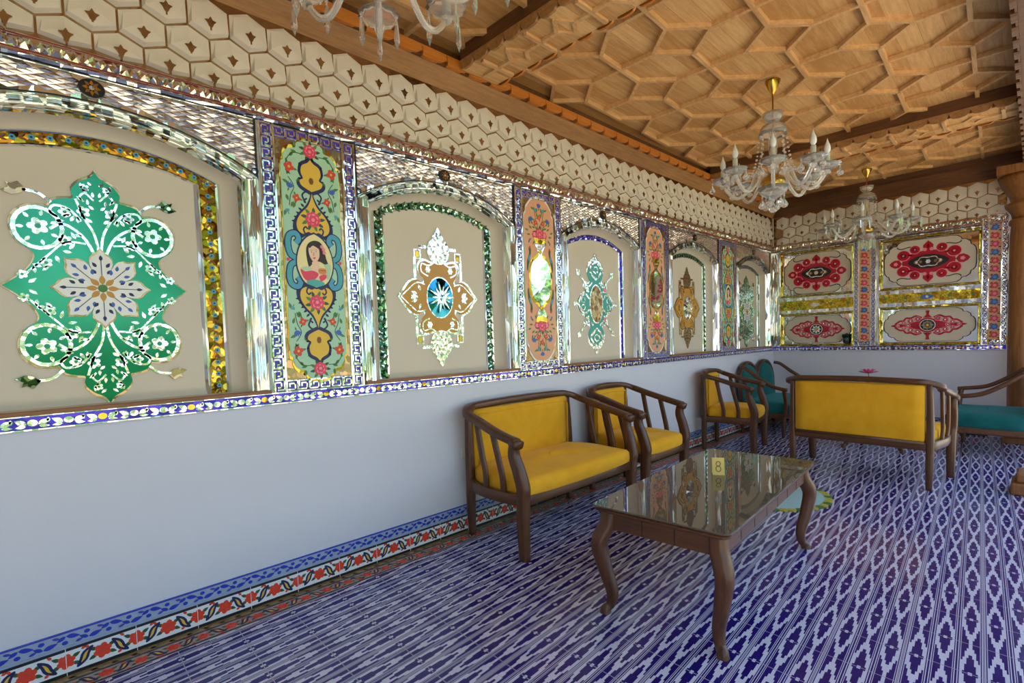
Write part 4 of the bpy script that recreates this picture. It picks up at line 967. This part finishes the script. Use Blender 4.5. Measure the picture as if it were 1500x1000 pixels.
barrel('sofa', 'yellow velvet sofa seen from behind, standing in the middle of the tiled floor', 'sofa', (1.762, 5.552, 0), math.radians(85.5), .605, .550, .60, 'yellow barrel seats')

# ------------------------------------------------------------------ coffee tables
def coffee_table(label, loc, rz, hx, hy, h, group):
    t = thing('coffee_table', label, 'table', loc, rz, group)
    for sx in (1, -1):
        for sy in (1, -1):
            b = MB(); X, Y = sx*(hx-.055), sy*(hy-.055)
            pts = [(X-sx*.01, Y-sy*.01, h-.03), (X, Y, h-.10), (X+sx*.030, Y+sy*.030, h-.19), (X+sx*.012, Y+sy*.012, h*.42), (X-sx*.012, Y-sy*.012, h*.20), (X-sx*.006, Y-sy*.006, h*.08), (X+sx*.012, Y+sy*.012, .022), (X+sx*.014, Y+sy*.014, 0)]
            b.sweep(spline(pts, 5), rsec(.078, .078, .3), M['chair'], True, Vector((0, 1, 0)), lambda q: 1.0-.46*min(1, max(0, (q-.25)/.5))+.12*max(0, (q-.82)/.18)); b.build('leg', t)
    b = MB()
    for sx in (1, -1): b.box((sx*(hx-.055)-.014, -hy+.09, h-.115), (sx*(hx-.055)+.014, hy-.09, h-.022), M['chairy'])
    for sy in (1, -1): b.box((-hx+.09, sy*(hy-.055)-.014, h-.115), (hx-.09, sy*(hy-.055)+.014, h-.022), M['chairx'])
    ap = b.build('apron', t)
    b = MB()
    for sx in (1, -1):
        n = 7
        for i in range(1, n): y = -hy+.09+i*(2*hy-.18)/n; b.box((sx*(hx-.041)-.0015, y-.003, h-.113), (sx*(hx-.041)+.0015, y+.003, h-.03), M['black'])
    for sy in (1, -1):
        for i in (1, 2): x = -hx+.09+i*(2*hx-.18)/3; b.box((x-.002, sy*(hy-.041)-.0012, h-.113), (x+.002, sy*(hy-.041)+.0012, h-.03), M['black'])
    b.build('groove', ap)
    b = MB(); r = .05; o = []
    def rr(hx, hy, r, z): return [(cx+r*math.cos(a), cy+r*math.sin(a), z) for cx, cy, a0 in ((hx-r, hy-r, 0), (-hx+r, hy-r, 90), (-hx+r, -hy+r, 180), (hx-r, -hy+r, 270)) for a in [math.radians(a0+90*i/4) for i in range(5)]]
    b.loft([rr(hx-.014, hy-.014, .03, h-.026), rr(hx, hy, .04, h-.018), rr(hx+.002, hy+.002, .04, h-.008), rr(hx-.008, hy-.008, .035, h)], M['chairy'], True, True, False); b.build('wooden_top', t)
    b = MB(); b.loft([rr(hx+.004, hy+.004, .035, h+.0005), rr(hx+.006, hy+.006, .035, h+.003), rr(hx+.006, hy+.006, .035, h+.007), rr(hx+.003, hy+.003, .034, h+.009)], M['smoke'], True, True, False); b.build('glass_top', t)
    return t
TH = .555
coffee_table('walnut coffee table with dark glass top and curved legs in the foreground', (1.668, 2.830, 0), math.radians(3.6), .335, .775, TH, 'coffee tables')
coffee_table('far coffee table mostly hidden behind the yellow sofa seen from behind', (1.60, 7.55, 0), math.radians(3.0), .32, .62, TH, 'coffee tables')
# table number card
t = thing('number_card', 'small yellow tent card reading 8 on the foreground glass table', 'sign', (1.622, 2.955, TH+.0095), math.radians(30))
b = MB(); hgt, wd_ = .098, .034
for s_ in (1, -1): b.add([(-wd_, -s_*.026, 0), (wd_, -s_*.026, 0), (wd_, -s_*.0015, hgt), (-wd_, -s_*.0015, hgt), (-wd_, -s_*.024, 0), (wd_, -s_*.024, 0), (wd_, 0, hgt-.003), (-wd_, 0, hgt-.003)], [(0, 1, 2, 3), (4, 5, 6, 7), (0, 1, 5, 4), (1, 2, 6, 5), (0, 3, 7, 4)], M['card'])
b.build('card', t)
b = MB(); tilt = .0245/hgt; fc = lambda u, v, n: (u, -.026+v*tilt-n, v)
b.ribbon(circ(0, .064, .0115, .013, 18), .0048, M['ink'], .0002, .0012, True, fc); b.ribbon(circ(0, .035, .0135, .0155, 18), .0048, M['ink'], .0002, .0012, True, fc); b.build('digit', t)
# lotus in a vase on the far table
t = thing('lotus_vase', 'pink lotus flower in dark vase rising behind the yellow sofa back', 'flower', (1.47, 7.62, TH+.0095))
b = MB(); b.lathe([(.035, 0), (.05, .01), (.06, .06), (.045, .12), (.022, .17), (.024, .20), (.020, .20), (.018, .19)], M['vase'], n=16); b.build('vase', t)
b = MB(); b.tube([(0, 0, .18), (.004, 0, .24), (0, 0, .275)], .005, M['leaf']); b.build('stem', t)
b = MB()
for ring_, (n, ln, el) in enumerate(((9, .105, .22), (8, .085, .6), (6, .06, 1.0))):
    for i in range(n):
        a = 2*PI*i/n+ring_*.3; pts = []
        for q in range(5):
            s_ = q/4; r_ = ln*s_*math.cos(el*(1-.35*s_)); z = .275+ln*s_*math.sin(el)*(.6+.5*s_); ww = .024*math.sin(PI*min(.97, .12+s_*.86))
            pts.append(((r_*math.cos(a)-ww*math.sin(a), r_*math.sin(a)+ww*math.cos(a), z), (r_*math.cos(a), r_*math.sin(a), z-.006), (r_*math.cos(a)+ww*math.sin(a), r_*math.sin(a)-ww*math.cos(a), z)))
        b.loft([list(p) for p in pts], M['pink'], False, False, True)
b.build('petals', t)

# ------------------------------------------------------------------ green settees
def settee(label, loc, rz, hw, dep, lobes, group):
    t = thing('settee', label, 'sofa', loc, rz, group)
    lw = 2*hw/lobes
    for i in range(lobes):
        yc = -hw+lw*(i+.5); r = lw/2-.012
        arch = [(yc-r, .42)]+[(yc-r*math.cos(a)*1.0, .70+(.265)*math.sin(a)) for a in [PI*k/14 for k in range(15)]]+[(yc+r, .42)]
        b = MB(); b.sweep([(.03-.06*(z-.42), y, z) for y, z in arch], rsec(.045, .05, .3), M['chairy'], True, Vector((1, 0, 0))); b.build('back_frame', t)
        b = MB(); r2 = r-.022; ins = [(yc-r2, .43)]+[(yc-r2*math.cos(a), .70+.235*math.sin(a)) for a in [PI*k/12 for k in range(13)]]+[(yc+r2, .43)]
        f_ = lambda n: [(.03-.06*(z-.42)+n, y, z) for y, z in ins]
        cy, cz = yc, .68; sh = lambda k, n: [(.03-.06*(z-.42)+n, cy+(y-cy)*k, cz+(z-cz)*k) for y, z in ins]
        b.loft([sh(1, -.014), sh(1, .014), sh(.93, .034), sh(.6, .044), sh(.1, .046)], M['teal'], True, True, True); b.build('back_cushion', t)
    for s_ in (1, -1):
        for x in (.04, dep-.03): b = MB(); post(b, [(x, s_*(hw-.03), 0), (x, s_*(hw-.03), .13), (x+(.0), s_*(hw-.03), .30)], .055, .055, M['chair'], lambda q: .7+.3*q); b.build('leg', t)
        b = MB(); b.sweep(spline([(.03, s_*(hw-.005), .92), (.12, s_*(hw+.02), .895), (.28, s_*(hw+.03), .775), (.45, s_*(hw+.03), .675), (dep-.02, s_*(hw+.028), .64), (dep+.03, s_*(hw+.028), .635)], 5), rsec(.055, .045, .35), M['chairx'], True); b.build('arm_rail', t)
        b = MB(); post(b, [(dep-.01, s_*(hw-.01), .28), (dep+.012, s_*(hw), .44), (dep-.005, s_*(hw+.026), .635)], .05, .045, M['chair']); b.build('arm_post', t)
    b = MB(); b.box((.02, -hw, .245), (dep, hw, .315), M['chairy']); b.build('seat_frame', t, .012)
    b = MB(); oc = [(x, y) for x, y in ((.05, -hw+.01), (dep+.01, -hw+.01), (dep+.025, -hw+.05), (dep+.03, 0), (dep+.025, hw-.05), (dep+.01, hw-.01), (.05, hw-.01), (.04, 0))]
    full = oc; cx = dep*.5
    ring = lambda k, z: [(cx+(x-cx)*k, y*k, z) for x, y in spline(full, 4, True)]
    b.loft([ring(.97, .312), ring(.99, .33), ring(1.0, .40), ring(.985, .435), ring(.94, .452), ring(.7, .462), ring(.2, .468)], M['teal'], True, True, True); b.build('seat_cushion', t)
    return t
settee('left green velvet settee with two rounded back lobes, against the long wall corner', (.06, 7.78, 0), 0, .64, .60, 2, 'green velvet settees')
settee('right green velvet settee with long curved wooden arms, beside the wooden column', (2.98, 7.68, 0), PI, .47, .68, 2, 'green velvet settees')

# ------------------------------------------------------------------ chandeliers
def chandelier(label, loc, R_, arms, a0, kind, ztop, zhub=2.62, low=0):
    """loc is the axis on the ceiling plane; heights are world heights"""
    t = thing('chandelier', label, 'chandelier', (loc[0], loc[1], 0), a0, 'crystal chandeliers')
    b = MB(); b.lathe([(.058, ztop), (.056, ztop-.012), (.040, ztop-.05), (.022, ztop-.085), (.012, ztop-.10), (.008, ztop-.11)], M['brass'], n=18); b.build('canopy', t)
    b = MB(); b.lathe([(.006, zhub+.06), (.006, ztop-.09)], M['brass'], n=8); b.build('rod', t)
    b = MB(); z = min(zhub+.50, ztop-.16); b.lathe([(.010, z-.035), (.045, z-.030), (.068, z-.005), (.076, z+.030), (.066, z+.030), (.055, z), (.030, z-.015), (.010, z-.018)], M['crystal'], n=24, ribs=12, amp=.02); b.build('top_bowl', t)
    z = min(zhub+.40, ztop-.25); b = MB(); b.lathe([(.012, z+.055), (.05, z+.050), (.085, z+.028), (.100, z-.010), (.106, z-.045), (.099, z-.045), (.092, z-.010), (.078, z+.018), (.045, z+.038), (.012, z+.043)], M['crystal'], n=28, ribs=14, amp=.03); b.build('dome', t)
    b = MB(); b.lathe([(.012, zhub+.03), (.038, zhub+.06), (.042, zhub+.12), (.028, zhub+.20), (.034, zhub+.28), (.026, zhub+.36), (.012, zhub+.42)], M['crystal'], n=20, ribs=10, amp=.04); b.build('glass_column', t)
    b = MB(); b.lathe([(.010, zhub-.09), (.06, zhub-.085), (.085, zhub-.05), (.092, zhub-.01), (.080, zhub+.015), (.05, zhub+.04), (.012, zhub+.045)], M['brass'], n=24); b.build('hub', t)
    b = MB(); b.lathe([(.010, zhub-.145), (.05, zhub-.135), (.095, zhub-.10), (.112, zhub-.055), (.104, zhub-.055), (.088, zhub-.092), (.05, zhub-.118), (.010, zhub-.125)], M['crystal'], n=32, ribs=16, amp=.03); b.build('lower_bowl', t)
    def teardrop(mb, c, l, r):
        if kind == 'pear': mb.lathe([(.002, 0), (.004, -.01), (r*.45, -l*.35), (r*.9, -l*.6), (r, -l*.75), (r*.75, -l*.92), (r*.2, -l)], M['crystal'], c, 10, False)
        elif kind == 'prism': mb.lathe([(r*.3, 0), (r*.75, -l*.06), (r*.75, -l*.94), (r*.3, -l)], M['crystal'], c, 4, False)
        else: mb.lathe([(r*.25, 0), (r*.45, -l*.08), (r*.62, -l*.2), (r, -l*.72), (r*.1, -l)], M['crystal'], c, 6, False)
    zp = zhub+.035-low; ld = {'pear': .075, 'prism': .10, 'spear': .135}[kind]; rd = {'pear': .024, 'prism': .013, 'spear': .014}[kind]
    for k in range(arms):
        a = 2*PI*k/arms; ca, sa = math.cos(a), math.sin(a); Q = lambda r, z: (r*ca, r*sa, z)
        zz = zp+(.0 if k % 2 else .0)
        b = MB(); b.tube([Q(*p) for p in spline([(.07, zhub+.03), (.13, zhub+.055), (R_*.42, zhub-.02-low*.6), (R_*.60, zhub-.095-low*.7), (R_*.76, zhub-.10-low*.7), (R_*.90, zhub-.045-low), (R_, zz-.012)], 5)], .014, M['arm'], 8); ar = b.build('arm', t)
        b = MB(); b.lathe([(.012, -.020), (.040, -.012), (.074, .006), (.092, .028), (.087, .030), (.068, .012), (.038, .0), (.012, -.006)], M['crystal'], Q(R_, zz), 24, True, 12, .06); b.lathe([(.016, -.05), (.026, -.035), (.018, -.018), (.010, -.012)], M['crystal'], Q(R_, zz), 10); b.build('drip_pan', ar)
        b = MB(); b.lathe([(.0185, .0), (.0190, .004), (.0185, .105), (.012, .108)], M['candle'], Q(R_, zz), 12); b.build('candle_sleeve', ar)
        b = MB(); b.lathe([(.010, .107), (.021, .127), (.0235, .145), (.019, .170), (.009, .195), (.004, .212), (.001, .224)], M['flame'], Q(R_, zz), 10); b.build('flame_bulb', ar)
        for j in range(3):
            g = (j-1)*2.0+a; c = (R_*ca+.084*math.cos(g), R_*sa+.084*math.sin(g), zz+.018)
            b = MB(); b.ball((c[0], c[1], c[2]-.010), .0085, M['crystal']); teardrop(b, (c[0], c[1], c[2]-.018), ld, rd); b.build('crystal_drop', ar)
        # bead strand from dome to arm
        b = MB()
        for i in range(17):
            s_ = i/16; r_ = .102+(R_*.62-.102)*s_**1.7; z_ = (zhub+.355)+(zhub+.02-zhub-.355)*(1-(1-s_)**1.35)-.05*math.sin(PI*s_)
            b.ball(Q(r_, z_), .0105 if i % 2 else .0075, M['crystal'], 6)
        b.build('bead_strand', t)
    for k in range(6 if kind != 'spear' else 0):
        a = 2*PI*k/6+.2; b = MB(); c = (.080*math.cos(a), .080*math.sin(a), zhub-.115)
        b.ball(c, .009, M['crystal'], 6); b.ball((c[0], c[1], c[2]-.016), .007, M['crystal'], 6); teardrop(b, (c[0], c[1], c[2]-.024), ld*1.15, rd*1.25); b.build('crystal_drop', t)
    if kind == 'spear': return t
    b = MB(); b.ball((0, 0, zhub-.155), .012, M['crystal']); teardrop(b, (0, 0, zhub-.168), ld*1.2, rd*1.35); b.build('crystal_drop', t)
    return t
chandelier('crystal chandelier with pear drops hanging above the glass table', (1.425, 4.48), .375, 8, .325, 'pear', 3.405)
chandelier('far crystal chandelier with square prisms hanging before the end wall', (1.40, 7.85), .46, 8, .1, 'prism', 3.405, 2.66)
chandelier('near crystal chandelier with long spear drops cut off by the top edge', (1.17, 1.07), .42, 8, .25, 'spear', 3.405, 2.87, .03)

# ------------------------------------------------------------------ column, small things
def column(x, y, label):
    t = thing('wooden_column', label, 'column', (x, y, 0), 0, 'veranda columns')
    b = MB(); b.box((-.17, -.17, 0), (.17, .17, .07), M['pillar']); b.box((-.15, -.15, .07), (.15, .15, .30), M['pillar']); b.build('base', t, .01)
    b = MB(); b.lathe([(.14, .30), (.15, .32), (.15, .36), (.132, .40), (.134, 1.2), (.130, 2.40), (.12, 2.52), (.14, 2.54), (.14, 2.58), (.125, 2.60)], M['pillar'], n=20); b.build('shaft', t)
    b = MB(); b.lathe([(.105, 2.60), (.115, 2.66), (.165, 2.74), (.17, 2.78), (.12, 2.80), (.135, 2.86), (.20, 2.98), (.22, 3.06), (.22, 3.10)], M['pillar'], n=16, ribs=8, amp=.05); b.box((-.24, -.24, 3.10), (.24, .24, 3.19), M['pillar']); b.build('capital', t)
column(2.822, 8.40, 'brown wooden column with stepped capital at the right end of end wall')
b = MB(); b.box((2.80, 5.77, 0), (3.14, 6.10, .10), M['pillar']); b.box((2.83, 5.80, .10), (3.11, 6.07, .18), M['pillar'])
tag(b.build('column_plinth', None, .015), 'low brown wooden block on the floor at right edge of the picture', 'plinth')
t = thing('wall_socket', 'small white wall socket left of the near loveseat', 'socket', (0, 2.335, .585), PI/2)
b = MB(); b.box((-.04, -.010, -.04), (.04, 0, .04), M['plastic']); b.build('plate', t, .006)
b = MB(); b.poly(circ(0, 0, .022, None, 16), M['plastic'], .010, .013); b.poly(circ(0, .009, .0035, None, 8), M['black'], .013, .0135); b.poly(circ(0, -.009, .0035, None, 8), M['black'], .013, .0135); b.build('insert', t)
t = thing('potted_plant', 'dark green potted plant on the ledge, corner of lower left red panel', 'plant', (1.000, L-.012, 1.190))
b = MB(); b.lathe([(.026, 0), (.036, .01), (.044, .08), (.040, .085), (.034, .075)], M['vase'], n=14); b.build('pot', t)
b = MB()
for i in range(60):
    a = random.uniform(0, 2*PI); e = random.uniform(.3, 1.5); l = random.uniform(.04, .075); c = (random.uniform(-.03, .03), random.uniform(-.03, .03), .08)
    d = Vector((math.cos(a)*math.cos(e), math.sin(a)*math.cos(e), math.sin(e))); s_ = Vector((-math.sin(a), math.cos(a), 0))*.014; c = Vector(c)
    b.add([c, c+d*l*.5+s_, c+d*l, c+d*l*.5-s_], [(0, 1, 2, 3)], M['plant'])
b.build('foliage', t)
t = thing('round_mat', 'pale teal round mat with yellow-green flowered edge on floor under glass table', 'mat', (1.33, 4.60, 0.0))
b = MB(); b.lathe([(.44, .0), (.445, .006), (.43, .009), (.01, .009)], M['rug'], n=40); b.build('mat', t)
b = MB()
for i in range(44):
    a = 2*PI*i/44; b.poly(rosette(.445*math.cos(a), .445*math.sin(a), .034, 5, .3, 3, a), M['rugedge'] if i % 3 else M['leaf'], .001, .010+.0004*(i % 2), lambda u, v, n: (u, v, n))
b.build('flowered_edge', t)

# ------------------------------------------------------------------ garden on the open side (seen in the mirrors)
b = MB(); b.box((3.25, -30, -.45), (40, 40, -.35), M['paving']); struct(b.build('garden_bounce_ground'))  # bright paving plane, added to bounce sunlight up to the ceiling
b = MB(); b.box((3.25, Y0, -.35), (3.55, L+.3, -.18), M['paving']); struct(b.build('trim_step'))
def leafcloud(mb, c, rx, ry, rz_, n, sz, mat):
    for i in range(n):
        u = random.uniform(-1, 1); a = random.uniform(0, 2*PI); q = math.sqrt(1-u*u); r = random.uniform(.72, 1.05)
        p = Vector((c[0]+rx*r*q*math.cos(a), c[1]+ry*r*q*math.sin(a), c[2]+rz_*r*u)); d = Vector((random.gauss(0, 1), random.gauss(0, 1), random.gauss(0, 1))).normalized(); e = d.orthogonal().normalized()
        s_ = sz*random.uniform(.6, 1.2); mb.add([p-d*s_, p+e*s_*.4, p+d*s_, p-e*s_*.4], [(0, 1, 2, 3)], mat)
def tree(x, y, h, r, label):
    t = thing('garden_tree', label, 'tree', (x, y, -.35), 0, 'garden trees')
    b = MB(); b.tube([(0, 0, 0), (.04, .02, h*.4), (0, .05, h*.75)], lambda q: .13-.07*q, M['bark'], 8); b.build('trunk', t)
    b = MB()
    for k in range(7): leafcloud(b, (random.uniform(-.5, .5)*r, random.uniform(-.5, .5)*r, h*random.uniform(.6, .95)), r*.6, r*.6, r*.5, 330, .13, M['foliage'])
    b.build('crown', t)
for x, y, h, r in ((7.5, -1.5, 4.6, 1.5), (8.5, 2.6, 5.2, 1.8), (10.5, 8.6, 4.6, 1.5), (10.0, 14.0, 4.6, 1.5), (10, -6, 5.5, 1.9)): tree(x, y, h, r, 'leafy garden tree standing beyond the open side of the veranda')
b = MB()
for i in range(26): leafcloud(b, (12.5+random.uniform(-.3, .3), -14+i*1.25, .75), .8, .9, 1.2, 150, .16, M['hedge'])
b.box((12.2, -15, -.35), (12.9, 18, 1.5), M['hedge'])
o = b.build('garden_hedge'); o['kind'] = 'stuff'; o['label'] = 'long green garden hedge beyond the open side'; o['category'] = 'hedge'
